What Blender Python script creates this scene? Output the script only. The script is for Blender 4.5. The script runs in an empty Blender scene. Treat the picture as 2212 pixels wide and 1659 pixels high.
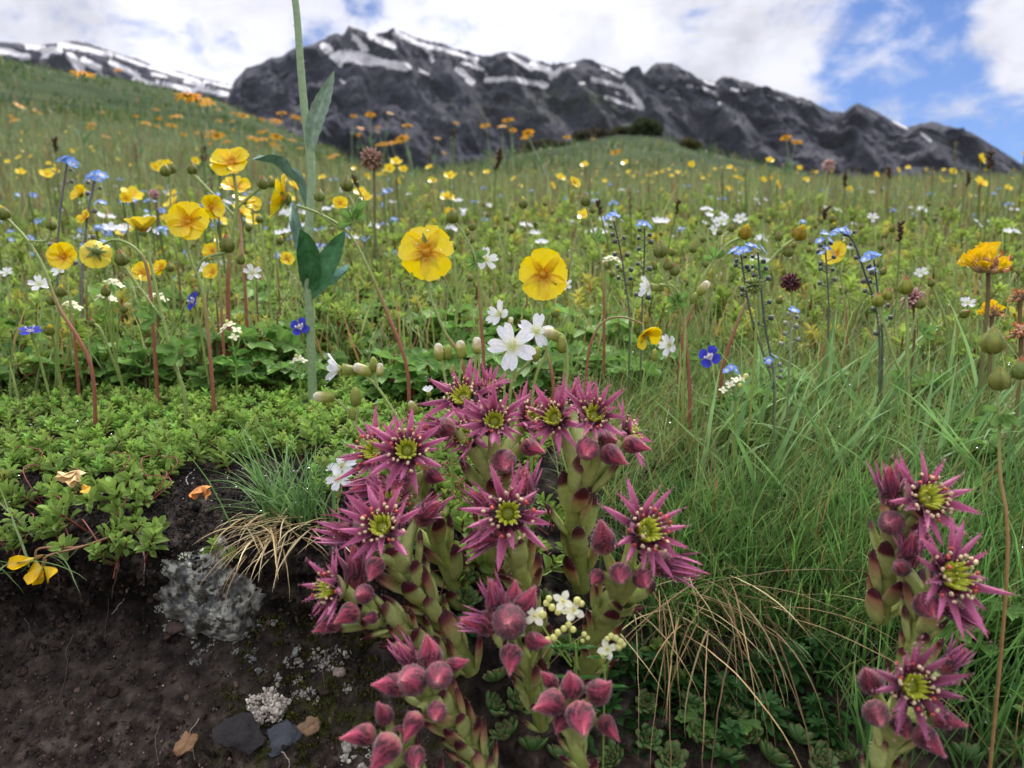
import bpy, math, random
import numpy as np
rad = math.radians
scene = bpy.context.scene
rng = np.random.default_rng(7)
random.seed(7)

# ---------------------------------------------------------------- camera
PITCH = rad(-8)
cam_d = bpy.data.cameras.new('camera'); cam = bpy.data.objects.new('camera', cam_d)
scene.collection.objects.link(cam)
cam.location = (0, 0, 0); cam.rotation_euler = (rad(90) + PITCH, 0, 0)
cam_d.sensor_width = 36; cam_d.lens = 27; cam_d.clip_start = 0.01; cam_d.clip_end = 20000
cam_d.dof.use_dof = True; cam_d.dof.focus_distance = 0.28; cam_d.dof.aperture_fstop = 19
scene.camera = cam

# ---------------------------------------------------------------- light
SUN_EL, SUN_AZ = 52, 15           # azimuth measured from +Y towards +X
world = bpy.data.worlds.new('World'); scene.world = world; world.use_nodes = True
nt = world.node_tree; nt.nodes.clear()
N = lambda t, **k: (lambda n: ([setattr(n, a, b) for a, b in k.items()], n)[1])(nt.nodes.new(t))
L = nt.links.new
out = N('ShaderNodeOutputWorld'); bg = N('ShaderNodeBackground'); L(bg.outputs[0], out.inputs[0])
sky = N('ShaderNodeTexSky', sky_type='NISHITA', sun_disc=False, sun_elevation=rad(SUN_EL), sun_rotation=rad(SUN_AZ), altitude=2200)
bg.inputs['Strength'].default_value = 0.1
tc = N('ShaderNodeTexCoord')
def wnoise(scale, detail, rough, dist=0.0, off=(0, 0, 0), st=(1, 1, 1.6)):
    mp = N('ShaderNodeMapping'); mp.inputs['Location'].default_value = off; mp.inputs['Scale'].default_value = st
    L(tc.outputs['Generated'], mp.inputs[0])
    n = N('ShaderNodeTexNoise'); n.inputs['Scale'].default_value = scale; n.inputs['Detail'].default_value = detail
    n.inputs['Roughness'].default_value = rough; n.inputs['Distortion'].default_value = dist
    L(mp.outputs[0], n.inputs['Vector']); return n.outputs[0]
def wmath(op, a, b=0.0, c=None):
    n = N('ShaderNodeMath', operation=op)
    for i, x in enumerate((a, b) if c is None else (a, b, c)):
        if hasattr(x, 'links'): L(x, n.inputs[i])
        else: n.inputs[i].default_value = x
    return n.outputs[0]
def wrange(x, a, b, c, d, kind='SMOOTHSTEP'):
    n = N('ShaderNodeMapRange', interpolation_type=kind); L(x, n.inputs[0])
    for i, q in enumerate((a, b, c, d)): n.inputs[i + 1].default_value = q
    return n.outputs[0]
FW = np.array([0, math.cos(PITCH), math.sin(PITCH)]); UP = np.array([0, -math.sin(PITCH), math.cos(PITCH)]); RT = np.array([1., 0, 0])
def at(u, v, d):
    u = np.asarray(u, float); v = np.asarray(v, float); d = np.asarray(d, float)
    return (FW + ((u - 1106) / 1659)[..., None] * RT + ((829.5 - v) / 1659)[..., None] * UP) * d[..., None]
def sky_dir(u, v):
    p = at(u, v, 1.0); return p / np.linalg.norm(p)
def near_dir(u, v, r0, r1):       # 1 at the direction, 0 beyond r1 (overview pixels)
    vm = N('ShaderNodeVectorMath', operation='DISTANCE'); nr = N('ShaderNodeVectorMath', operation='NORMALIZE')
    L(tc.outputs['Generated'], nr.inputs[0]); L(nr.outputs[0], vm.inputs[0]); vm.inputs[1].default_value = tuple(sky_dir(u, v))
    return wrange(vm.outputs['Value'], r0 / 1800, r1 / 1800, 1, 0)
n1 = wnoise(4.2, 9, .58, .25, (3.1, 1.7, .4)); n2 = wnoise(13, 8, .6, .3, (1.1, 4.2, 7))
dens = wmath('ADD', wmath('MULTIPLY', n1, .5), wmath('MULTIPLY', n2, .5))
gaps = None
for (u, v, a, b, k) in ((1930, 130, 40, 250, .24), (1865, 225, 20, 170, .2), (1990, 40, 20, 180, .2), (2040, 250, 20, 190, .2), (2200, 290, 10, 150, .24), (775, 5, 15, 95, .26), (680, 85, 15, 90, .2), (465, 115, 15, 100, .18), (0, 30, 10, 60, .1), (2090, 190, 20, 90, .12)):
    g = wmath('MULTIPLY', near_dir(u, v, a, b), k); gaps = g if gaps is None else wmath('ADD', gaps, g)
for (u, v, a, b, k) in ((1940, 160, 20, 75, .13), (1990, 50, 10, 40, .05), (2160, 110, 40, 130, .16)):
    gaps = wmath('SUBTRACT', gaps, wmath('MULTIPLY', near_dir(u, v, a, b), k))
gaps = wmath('MINIMUM', gaps, .25)
cov = wrange(wmath('SUBTRACT', wmath('ADD', wmath('ADD', wmath('MULTIPLY', wmath('SUBTRACT', dens, .5), 1.5), .5), .19), gaps), .39, .65, 0, 1)
m3 = wnoise(3.0, 7, .55, .3, (9, 2, 3)); m4 = wnoise(9, 6, .6, .4, (5, 8, 1))
shade = wrange(wmath('ADD', wmath('MULTIPLY', m3, .65), wmath('MULTIPLY', m4, .35)), .36, .60, 4.0, 7.4)
hot = None
for (u, v, a, b, k) in ((1300, 20, 60, 420, 1.1), (400, 50, 20, 260, 1.1), (1000, 60, 40, 300, .5), (120, 60, 10, 240, .4)):
    g = wmath('MULTIPLY', near_dir(u, v, a, b), k); hot = g if hot is None else wmath('ADD', hot, g)
shade = wmath('ADD', shade, hot)
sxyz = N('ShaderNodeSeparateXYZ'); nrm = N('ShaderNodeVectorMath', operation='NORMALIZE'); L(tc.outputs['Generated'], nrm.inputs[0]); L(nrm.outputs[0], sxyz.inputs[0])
shade = wmath('MULTIPLY', shade, wrange(sxyz.outputs[2], .38, .8, 1.0, 2.1))      # unseen clouds overhead, near the veiled sun, brightened to light the foliage more
cl = N('ShaderNodeMix', data_type='RGBA', blend_type='MULTIPLY'); cl.inputs[0].default_value = 1
cl.inputs[6].default_value = (.95, .955, 1.06, 1)
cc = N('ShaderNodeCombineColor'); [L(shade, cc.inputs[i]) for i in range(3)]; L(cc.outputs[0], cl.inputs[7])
tint = N('ShaderNodeMix', data_type='RGBA', blend_type='MULTIPLY'); tint.inputs[0].default_value = 1
L(sky.outputs[0], tint.inputs[6]); tint.inputs[7].default_value = (.36, .52, .80, 1)
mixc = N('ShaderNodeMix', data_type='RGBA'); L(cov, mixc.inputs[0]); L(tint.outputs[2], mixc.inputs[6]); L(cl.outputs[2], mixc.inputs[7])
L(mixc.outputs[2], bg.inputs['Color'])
sun_d = bpy.data.lights.new('sun', 'SUN'); sun_d.energy = 2.7; sun_d.angle = rad(7); sun_d.color = (1, .94, .84)
sun = bpy.data.objects.new('sun', sun_d); scene.collection.objects.link(sun)
sun.rotation_euler = (rad(90 - SUN_EL), 0, rad(180 - SUN_AZ))
vs = scene.view_settings; vs.view_transform = 'Standard'; vs.look = 'None'; vs.exposure = 0.47; vs.gamma = 1; vs.use_curve_mapping = False
scene.cycles.use_denoising = True
scene.cycles.max_bounces = 7; scene.cycles.diffuse_bounces = 3; scene.cycles.transmission_bounces = 5; scene.cycles.transparent_max_bounces = 6
scene.cycles.caustics_reflective = False; scene.cycles.caustics_refractive = False

# ---------------------------------------------------------------- numeric helpers
def rgb(r, g, b):
    c = np.array([r, g, b]) / 255.0
    return np.where(c <= .04045, c / 12.92, ((c + .055) / 1.055) ** 2.4)
def unit(v):
    v = np.asarray(v, float); return v / np.maximum(np.linalg.norm(v, axis=-1, keepdims=True), 1e-12)
def cdir(r, u, t): return unit(r * RT + u * UP - t * FW)      # right / up / toward the viewer
def S(px, d): return px * d / 1659.0
def sm(a, b, x):
    t = np.clip((x - a) / (b - a), 0, 1); return t * t * (3 - 2 * t)
_H = rng.random((256, 256))
def vn(x, y):
    xi = np.floor(x).astype(int); yi = np.floor(y).astype(int); fx = x - xi; fy = y - yi
    fx = fx * fx * (3 - 2 * fx); fy = fy * fy * (3 - 2 * fy)
    a = _H[xi & 255, yi & 255]; b = _H[(xi + 1) & 255, yi & 255]; c = _H[xi & 255, (yi + 1) & 255]; d = _H[(xi + 1) & 255, (yi + 1) & 255]
    return (a * (1 - fx) + b * fx) * (1 - fy) + (c * (1 - fx) + d * fx) * fy
def fbm(x, y, o=5, g=.5, ridge=False):
    s = 0; a = 1; t = 0
    for i in range(o):
        n = vn(x + 17.3 * i, y + 9.1 * i)
        if ridge: n = 1 - np.abs(2 * n - 1)
        s = s + a * n; t += a; a *= g; x = x * 2.03; y = y * 2.03
    return s / t
def spline(P, n):
    P = np.asarray(P, float)
    if len(P) == 2: P = np.array([P[0], (P[0] + P[1]) / 2, P[1]])
    Q = np.vstack([2 * P[0] - P[1], P, 2 * P[-1] - P[-2]]); out = []
    ts = np.linspace(0, len(P) - 1 - 1e-9, n)
    for t in ts:
        i = int(t); f = t - i; a, b, c, d = Q[i], Q[i + 1], Q[i + 2], Q[i + 3]
        out.append(.5 * (2 * b + (c - a) * f + (2 * a - 5 * b + 4 * c - d) * f * f + (3 * b - a - 3 * c + d) * f ** 3))
    return np.array(out)
def frame(n, hint=(0, 0, 1), roll=0.0):     # columns X, Y, Z=n
    n = unit(n); h = np.asarray(hint, float)
    if abs(n @ unit(h)) > .97: h = np.array([0, 1., .1])
    x = unit(np.cross(h, n)); y = np.cross(n, x); c, s = math.cos(roll), math.sin(roll)
    return np.stack([x * c + y * s, -x * s + y * c, n], 1)
def lframe(d, up):                          # columns X=d, Z close to up
    d = unit(d); z = np.asarray(up, float); z = z - (z * d).sum(-1, keepdims=True) * d
    z = unit(z); y = np.cross(z, d); return np.stack([d, y, z], -1)
def gcol(*stops):                           # colour ramp: gcol((0, c0), (1, c1))(t)
    ts = [s[0] for s in stops]; cs = np.array([s[1] for s in stops])
    return lambda t: np.stack([np.interp(t, ts, cs[:, k]) for k in range(3)], -1)

# ---------------------------------------------------------------- meshes
class MB:
    def __init__(s): s.v = []; s.f = []; s.c = []; s.n = 0
    def add(s, V, F, C):
        V = np.asarray(V, float).reshape(-1, 3); C = np.broadcast_to(np.asarray(C, float), V.shape)
        s.v.append(V); s.f.append(np.asarray(F) + s.n); s.c.append(C); s.n += len(V); return s
    def put(s, T, M, p, sc=1.0, tint=1.0):
        V, F, C = T; return s.add((V * sc) @ np.asarray(M).T + p, F, C * tint)
    def many(s, T, M, P, sc, tint=None):
        V, F, C = T; n = len(P); sc = np.broadcast_to(sc, (n,))
        W = np.einsum('nij,kj->nki', M, V) * sc[:, None, None] + P[:, None, :]
        F2 = (F[None] + (np.arange(n) * len(V))[:, None, None]).reshape(-1, F.shape[1])
        C2 = np.broadcast_to(C[None], (n,) + C.shape)
        if tint is not None: C2 = C2 * tint[:, None, :]
        return s.add(W.reshape(-1, 3), F2, C2.reshape(-1, 3))
    def mesh(s, name, mat, origin=(0, 0, 0), smooth=True):
        V = np.concatenate(s.v) - np.asarray(origin); C = np.concatenate(s.c)
        q = [f for f in s.f if f.shape[1] == 4]; t = [f for f in s.f if f.shape[1] == 3]
        fl = []; tot = []
        for grp, k in ((q, 4), (t, 3)):
            if grp: g = np.concatenate(grp); fl.append(g.ravel()); tot.append(np.full(len(g), k))
        fl = np.concatenate(fl).astype(np.int32); tot = np.concatenate(tot).astype(np.int32)
        me = bpy.data.meshes.new(name); me.vertices.add(len(V)); me.vertices.foreach_set('co', V.astype(np.float32).ravel())
        me.loops.add(len(fl)); me.loops.foreach_set('vertex_index', fl)
        me.polygons.add(len(tot)); st = np.concatenate([[0], np.cumsum(tot)[:-1]]).astype(np.int32)
        me.polygons.foreach_set('loop_start', st); me.polygons.foreach_set('loop_total', tot)
        me.polygons.foreach_set('use_smooth', np.full(len(tot), smooth))
        me.update(calc_edges=True)
        ca = me.color_attributes.new('Col', 'FLOAT_COLOR', 'POINT')
        ca.data.foreach_set('color', np.concatenate([np.clip(C, 0, 1), np.ones((len(C), 1))], 1).astype(np.float32).ravel())
        me.materials.append(mat); return me
    def obj(s, name, mat, parent=None, origin=(0, 0, 0), smooth=True):
        o = bpy.data.objects.new(name, s.mesh(name, mat, origin, smooth)); scene.collection.objects.link(o)
        if parent is not None: o.parent = parent
        else: o.location = origin
        return o
def grid_faces(nu, nv, wrap=False):
    i, j = np.meshgrid(np.arange(nu - 1), np.arange(nv if wrap else nv - 1), indexing='ij'); j2 = (j + 1) % nv
    return np.stack([i * nv + j, (i + 1) * nv + j, (i + 1) * nv + j2, i * nv + j2], -1).reshape(-1, 4)
def tag(o, label=None, cat=None, group=None, kind=None):
    if label: o['label'] = label
    if cat: o['category'] = cat
    if group: o['group'] = group
    if kind: o['kind'] = kind
    return o
def empty(name, loc, label, cat, group=None):
    o = bpy.data.objects.new(name, None); scene.collection.objects.link(o); o.location = loc; o.empty_display_size = .01
    return tag(o, label, cat, group)
def tube(P, R, k=6, col=(.2, .3, .1), flat=1.0):
    P = np.asarray(P, float); n = len(P); R = np.broadcast_to(R, (n,)); T = unit(np.gradient(P, axis=0))
    x = unit(np.cross(T[0], [.3, .9, .2])); V = []
    a = np.arange(k) * 2 * math.pi / k
    for i in range(n):
        x = unit(x - (x @ T[i]) * T[i]); y = np.cross(T[i], x)
        V.append(P[i] + R[i] * (np.cos(a)[:, None] * x + flat * np.sin(a)[:, None] * y))
    C = col(np.linspace(0, 1, n)) if callable(col) else np.broadcast_to(np.asarray(col, float), (n, 3))
    return np.concatenate(V), grid_faces(n, k, True), np.repeat(C, k, 0)
def lathe(prof, k=10, col=(.5, .5, .5), rid=0.0, nr=6):      # prof: list (z, r) along +Z ; col(t, ang)
    prof = np.asarray(prof, float); n = len(prof); a = np.arange(k) * 2 * math.pi / k; t = np.linspace(0, 1, n)
    A, Tt = np.meshgrid(a, t); rr = prof[:, 1][:, None] * (1 + rid * np.cos(A * nr)); zz = np.repeat(prof[:, 0][:, None], k, 1)
    V = np.stack([rr * np.cos(A), rr * np.sin(A), zz], -1).reshape(-1, 3)
    C = col(Tt.ravel(), A.ravel()) if callable(col) else np.broadcast_to(np.asarray(col, float), V.shape)
    return V, grid_faces(n, k, True), C
def petal(prof, nl=7, nw=5, cup=0.0, curl=0.0, wave=0.0, notch=0.0, col=None, ph=0.0, curl0=0.0):
    """leaf or petal of length 1 along +X, facing +Z; prof(t) half width, col(t, s)"""
    t = np.linspace(0, 1, nl); s = np.linspace(-1, 1, nw); Tt, Ss = np.meshgrid(t, s, indexing='ij')
    w = prof(t)[:, None]; ang = curl0 + curl * t; dt = 1 / (nl - 1)
    cx = np.concatenate([[0], np.cumsum(np.cos((ang[1:] + ang[:-1]) / 2)) * dt]); cz = np.concatenate([[0], np.cumsum(np.sin((ang[1:] + ang[:-1]) / 2)) * dt])
    off = cup * w * Ss ** 2 + wave * np.sin(7 * Tt + 5 * Ss + ph) * w
    X = cx[:, None] - np.sin(ang)[:, None] * off + notch * (np.abs(Ss) ** 1.2 - .6) * Tt ** 4
    Z = cz[:, None] + np.cos(ang)[:, None] * off
    V = np.stack([X, w * Ss, Z], -1).reshape(-1, 3)
    C = col(Tt.ravel(), Ss.ravel()) if callable(col) else np.broadcast_to(np.asarray(col, float), V.shape)
    return V, grid_faces(nl, nw), C
def ell(w, a=.9, b=1.3):       # half-width profile: rounded leaf of max w
    def f(t):
        r = (t ** a) * (1 - t) ** (1 / b); tt = np.linspace(0, 1, 80); m = ((tt ** a) * (1 - tt) ** (1 / b)).max(); return np.maximum(w * r / m, .004)
    return f
def fat_leaf(w, th, col, nl=10, k=10, curl=0.0, a=.7, b=1.4):
    t = np.linspace(0, 1, nl) ** .9; aa = np.arange(k) * 2 * math.pi / k; W = ell(w, a, b)(t); W[0] = max(W[1] * .6, .02)
    A, Tt = np.meshgrid(aa, t); Wt = W[:, None]; z = th * Wt / w * np.sin(A); ang = curl * t
    cx = np.concatenate([[0], np.cumsum(np.cos(ang[1:]) * np.diff(t))]); cz = np.concatenate([[0], np.cumsum(np.sin(ang[1:]) * np.diff(t))])
    V = np.stack([cx[:, None] - np.sin(ang)[:, None] * z, Wt * np.cos(A), cz[:, None] + np.cos(ang)[:, None] * z], -1).reshape(-1, 3)
    return V, grid_faces(nl, k, True), col(Tt.ravel(), A.ravel())
def palmate(lobes=5, teeth=3, depth=.35, tdepth=.09, col=rgb(80, 120, 60), fold=.12, span=290, k=None):
    k = k or lobes * teeth * 4 + 1; a = np.linspace(-rad(span / 2), rad(span / 2), k); ph = (a / rad(span) + .5) * lobes
    r = 1 - depth * (1 - np.abs(np.sin(ph * math.pi)) ** .7); r = r * (1 - .25 * np.abs(a / rad(span / 2)) ** 2)
    r = r + tdepth * (np.abs(((ph * teeth) % 1) - .5) * -2 + .6); rings = np.array([.02, .4, .72, 1.0])
    Rr, A = np.meshgrid(rings, a, indexing='ij'); rr = Rr * (1 + (r[None] - 1) * Rr)
    Z = fold * Rr * np.cos(ph[None] * 2 * math.pi + math.pi) * -1 * .5 + .12 * Rr ** 2 - .02 * np.cos(ph[None] * 8 * math.pi) * Rr
    V = np.stack([rr * np.cos(A) , rr * np.sin(A), Z], -1).reshape(-1, 3)
    vein = np.abs(np.sin(ph * math.pi))[None] ** 8 * (1 - Rr * .6)
    C = np.asarray(col) * (.92 + .25 * Rr[..., None] * np.ones(3)) * (1 + .5 * vein[..., None])
    return V, grid_faces(4, k), C.reshape(-1, 3)
def blades(P, az, L_, W, a0, a1, col0, col1, ns=5, wob=0.15):
    """grass ribbons: base P, lean azimuth az, length, width, start angle from vertical, added bend"""
    n = len(P); t = np.linspace(0, 1, ns + 1); h = np.stack([np.cos(az), np.sin(az), 0 * az], -1); pos = [P]
    cur = P.copy(); sd = np.stack([-np.sin(az), np.cos(az), 0 * az], -1); tw = rng.normal(0, .6, n)
    for i in range(ns):
        ang = a0 + a1 * ((i + .5) / ns) ** 1.3 + rng.normal(0, wob * .3, n)
        cur = cur + (np.cos(ang)[:, None] * np.array([0, 0, 1.]) + np.sin(ang)[:, None] * h + sd * rng.normal(0, wob * .3, n)[:, None]) * (L_ / ns)[:, None]; pos.append(cur)
    pos = np.stack(pos, 1); wd = unit(np.cos(tw)[:, None] * sd + np.sin(tw)[:, None] * h * .8)
    ww = W[:, None] * np.maximum(1 - t ** 2.2, .08)[None] * np.where(t < .05, .7, 1)[None]
    V = np.stack([pos - wd[:, None] * ww[..., None] / 2, pos + wd[:, None] * ww[..., None] / 2], 2).reshape(n, -1, 3)
    F = np.array([[2 * i, 2 * i + 1, 2 * i + 3, 2 * i + 2] for i in range(ns)])
    F = (F[None] + (np.arange(n) * 2 * (ns + 1))[:, None, None]).reshape(-1, 4)
    C = col0[:, None] * (1 - t[None, :, None]) + col1[:, None] * t[None, :, None]; C = np.repeat(C, 2, 1)
    return V.reshape(-1, 3), F, C.reshape(-1, 3), pos

# ---------------------------------------------------------------- materials
def material(name, rough=.5, trans=0.0, spec=.5, namp=.25, nscale=300., bump=0.0, bscale=800., sheen=0.0, sss=0.0, coat=0.0):
    m = bpy.data.materials.new(name); m.use_nodes = True; t = m.node_tree; t.nodes.clear(); l = t.links.new
    o = t.nodes.new('ShaderNodeOutputMaterial'); p = t.nodes.new('ShaderNodeBsdfPrincipled')
    a = t.nodes.new('ShaderNodeAttribute'); a.attribute_name = 'Col'; tcn = t.nodes.new('ShaderNodeTexCoord')
    n = t.nodes.new('ShaderNodeTexNoise'); n.inputs['Scale'].default_value = nscale; n.inputs['Detail'].default_value = 4; l(tcn.outputs['Object'], n.inputs['Vector'])
    mr = t.nodes.new('ShaderNodeMapRange'); l(n.outputs[0], mr.inputs[0]); mr.inputs[1].default_value = .25; mr.inputs[2].default_value = .75
    mr.inputs[3].default_value = 1 - namp; mr.inputs[4].default_value = 1 + namp
    mx = t.nodes.new('ShaderNodeVectorMath'); mx.operation = 'SCALE'; l(a.outputs['Color'], mx.inputs[0]); l(mr.outputs[0], mx.inputs['Scale'])
    l(mx.outputs[0], p.inputs['Base Color']); p.inputs['Roughness'].default_value = rough; p.inputs['Specular IOR Level'].default_value = spec
    if sheen: p.inputs['Sheen Weight'].default_value = sheen; p.inputs['Sheen Roughness'].default_value = .4
    if coat: p.inputs['Coat Weight'].default_value = coat; p.inputs['Coat Roughness'].default_value = .12
    if sss:
        p.inputs['Subsurface Weight'].default_value = sss; p.inputs['Subsurface Scale'].default_value = .002; p.inputs['Subsurface Radius'].default_value = (1, .6, .3)
    if bump:
        b = t.nodes.new('ShaderNodeBump'); b.inputs['Strength'].default_value = bump; b.inputs['Distance'].default_value = .0006
        n2 = t.nodes.new('ShaderNodeTexNoise'); n2.inputs['Scale'].default_value = bscale; n2.inputs['Detail'].default_value = 5; l(tcn.outputs['Object'], n2.inputs['Vector'])
        l(n2.outputs[0], b.inputs['Height']); l(b.outputs[0], p.inputs['Normal'])
    if trans:
        tr = t.nodes.new('ShaderNodeBsdfTranslucent'); l(mx.outputs[0], tr.inputs[0]); ms = t.nodes.new('ShaderNodeMixShader'); ms.inputs[0].default_value = trans
        l(p.outputs[0], ms.inputs[1]); l(tr.outputs[0], ms.inputs[2]); l(ms.outputs[0], o.inputs[0])
    else: l(p.outputs[0], o.inputs[0])
    return m
M_leaf = material('leaf', .5, .38, .35, .22, 400, .25, 1200)
M_grass = material('grass_blade', .5, .42, .35, .15, 150)
M_petal = material('petal', .55, .35, .3, .12, 900)
M_hpetal = material('velvet_petal', .5, .25, .35, .22, 1500, .5, 2500, sheen=.25)
M_yellow = material('waxy_petal', .3, .3, .5, .08, 500, .15, 500)
M_stem = material('stem', .5, .0, .4, .2, 500, .2, 1500)
M_flesh = material('succulent', .42, .0, .45, .2, 450, .35, 1500, sss=.0)
M_bud = material('velvet_bud', .6, .0, .35, .25, 1400, .6, 3000, sheen=.35)
M_hair = material('hair', .5, .45, .3, .05, 300)
M_dry = material('dry_straw', .7, .1, .3, .25, 400)
M_crumb = material('crumb', .9, .0, .2, .35, 900, .8, 1500)
M_rock = material('stone', .7, .0, .3, .35, 300, .8, 900)
M_water = bpy.data.materials.new('water_drop'); M_water.use_nodes = True
_p = M_water.node_tree.nodes['Principled BSDF']; _p.inputs['Transmission Weight'].default_value = 1; _p.inputs['IOR'].default_value = 1.33; _p.inputs['Roughness'].default_value = 0

# ---------------------------------------------------------------- terrain
def px_TA(u, v):
    p = at(u, v, 1.0); return p[..., 2] / np.hypot(p[..., 0], p[..., 1]), np.arctan2(p[..., 0], p[..., 1])
def poly_TA(pts):
    pts = np.array(pts, float); T, A = px_TA(pts[:, 0], pts[:, 1]); o = np.argsort(A); return A[o], T[o]
LH = poly_TA([(-700, 60), (-300, 95), (0, 128), (60, 142), (120, 152), (200, 165), (300, 180), (400, 203), (480, 222), (540, 250), (620, 285), (700, 318), (800, 352), (900, 372)])
CH = poly_TA([(840, 380), (950, 366), (1040, 350), (1110, 336), (1180, 318), (1250, 303), (1330, 290), (1400, 292), (1450, 304), (1520, 325), (1600, 345), (1700, 366), (1800, 384)])
def prof(y, pts):
    a = np.array(pts); return np.interp(y, a[:, 0], a[:, 1])
PL = [(-50, -.6), (0, -.36), (.15, -.31), (.195, -.215), (.222, -.150), (.238, -.112), (.25, -.092), (.27, -.083), (.30, -.076), (.34, -.068), (.449, -.055)]
PR = [(-50, -.6), (0, -.36), (.14, -.29), (.19, -.20), (.22, -.157), (.25, -.125), (.28, -.102), (.32, -.083), (.36, -.072), (.40, -.064), (.449, -.055)]
def G(x, y):
    x = np.asarray(x, float); y = np.asarray(y, float)
    k = sm(-.045, .04, x + .35 * (y - .25)); yy = y + (1 - k) * .010 * (fbm(x * 22, y * 0 + 3., 3) - .5) * 2 * sm(.40, .26, y)
    near = prof(yy, PL) * (1 - k) + prof(yy, PR) * k
    r = np.hypot(x, y); a = np.arctan2(x, y); Y = np.clip(y, .449, None)
    far = -.055 + .13 * (np.minimum(Y, 9) - .449) + np.where(Y > 9, .13 * 4 * (1 - np.exp(-(Y - 9) / 4)), 0) - np.clip(Y - 14, 0, None) * .12
    far = far + np.clip((r - .6) / 3, 0, 1) * (.10 * (fbm(x * .8, y * .8, 4) - .5) * np.minimum(r, 6) * .25)
    z = np.where(y < .449, near, far)
    for (A, T), r0, rc in ((LH, 3.0, 90.), (CH, 5.0, 22.)):
        e = sm(A[0] - .02, A[0] + .03, a) * sm(A[-1] + .02, A[-1] - .05, a) if rc < 50 else sm(A[-1] + .02, A[-1] - .1, a)
        h = np.interp(a, A, T) * np.minimum(r, rc) - np.clip(r - rc, 0, None) * .25
        w = sm(r0, rc, r) ** .8 if rc < 50 else sm(math.log(1.3), math.log(rc), np.log(np.maximum(r, .1)))
        h = h + r * .012 * (fbm(x * .5, y * .35, 6, .6) - .5) * (1 - .8 * sm(rc * .9, rc, r))
        z = np.where(y > .5, z + e * w * np.maximum(h - z, 0), z)
    return z
def gd(u, v, lo=.15, hi=.9):        # depth where the ray meets the ground
    ds = np.linspace(lo, hi, 1500); p = at(np.full(1500, u), np.full(1500, v), ds)
    below = p[:, 2] < G(p[:, 0], p[:, 1]); i = np.argmax(below); return ds[i] if below.any() else hi
def gpt(u, v): return at(u, v, gd(u, v))
def ax(segs):
    o = [segs[0][0]]
    for a, b, n in segs: o += list(np.linspace(a, b, n + 1)[1:])
    return o
pos = np.concatenate([np.linspace(0, .34, 230), .34 + np.cumsum(.0016 * 1.028 ** np.arange(395))]); pos = pos[pos < 6000]
xs = np.concatenate([-pos[:0:-1], pos])
ys = np.concatenate([-np.geomspace(60, .05, 12), np.linspace(.02, .17, 16), np.linspace(.172, .34, 190), .34 + np.cumsum(.0009 * 1.021 ** np.arange(560))]); ys = ys[ys < 5000]
X, Y = np.meshgrid(xs, ys, indexing='ij'); Z = G(X, Y)
nearm = sm(.6, .4, Y) * sm(.1, .16, Y)
Z += nearm * (.0045 * (fbm(X * 90, Y * 90 + Z * 120, 5) - .5) + .003 * (fbm(X * 300, Z * 400, 3) - .5))
bank = sm(.30, .26, Y)
DY = -bank * nearm * (.019 * (fbm(X * 30 + 5, Z * 44 + 3, 7, .66) - .45) + .006 * (fbm(X * 200, Z * 260, 4, .6, True) - .5))
DY += .024 * np.exp(-((Z + .122) / .020) ** 2) * sm(-.01, -.05, X) * sm(.28, .255, Y) * (.6 + .8 * fbm(X * 25, X * 0 + 2., 3))
V = np.stack([X, Y + DY, Z], -1).reshape(-1, 3)
mb = MB(); mb.add(V, grid_faces(len(xs), len(ys)), (.1, .1, .1))
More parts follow.
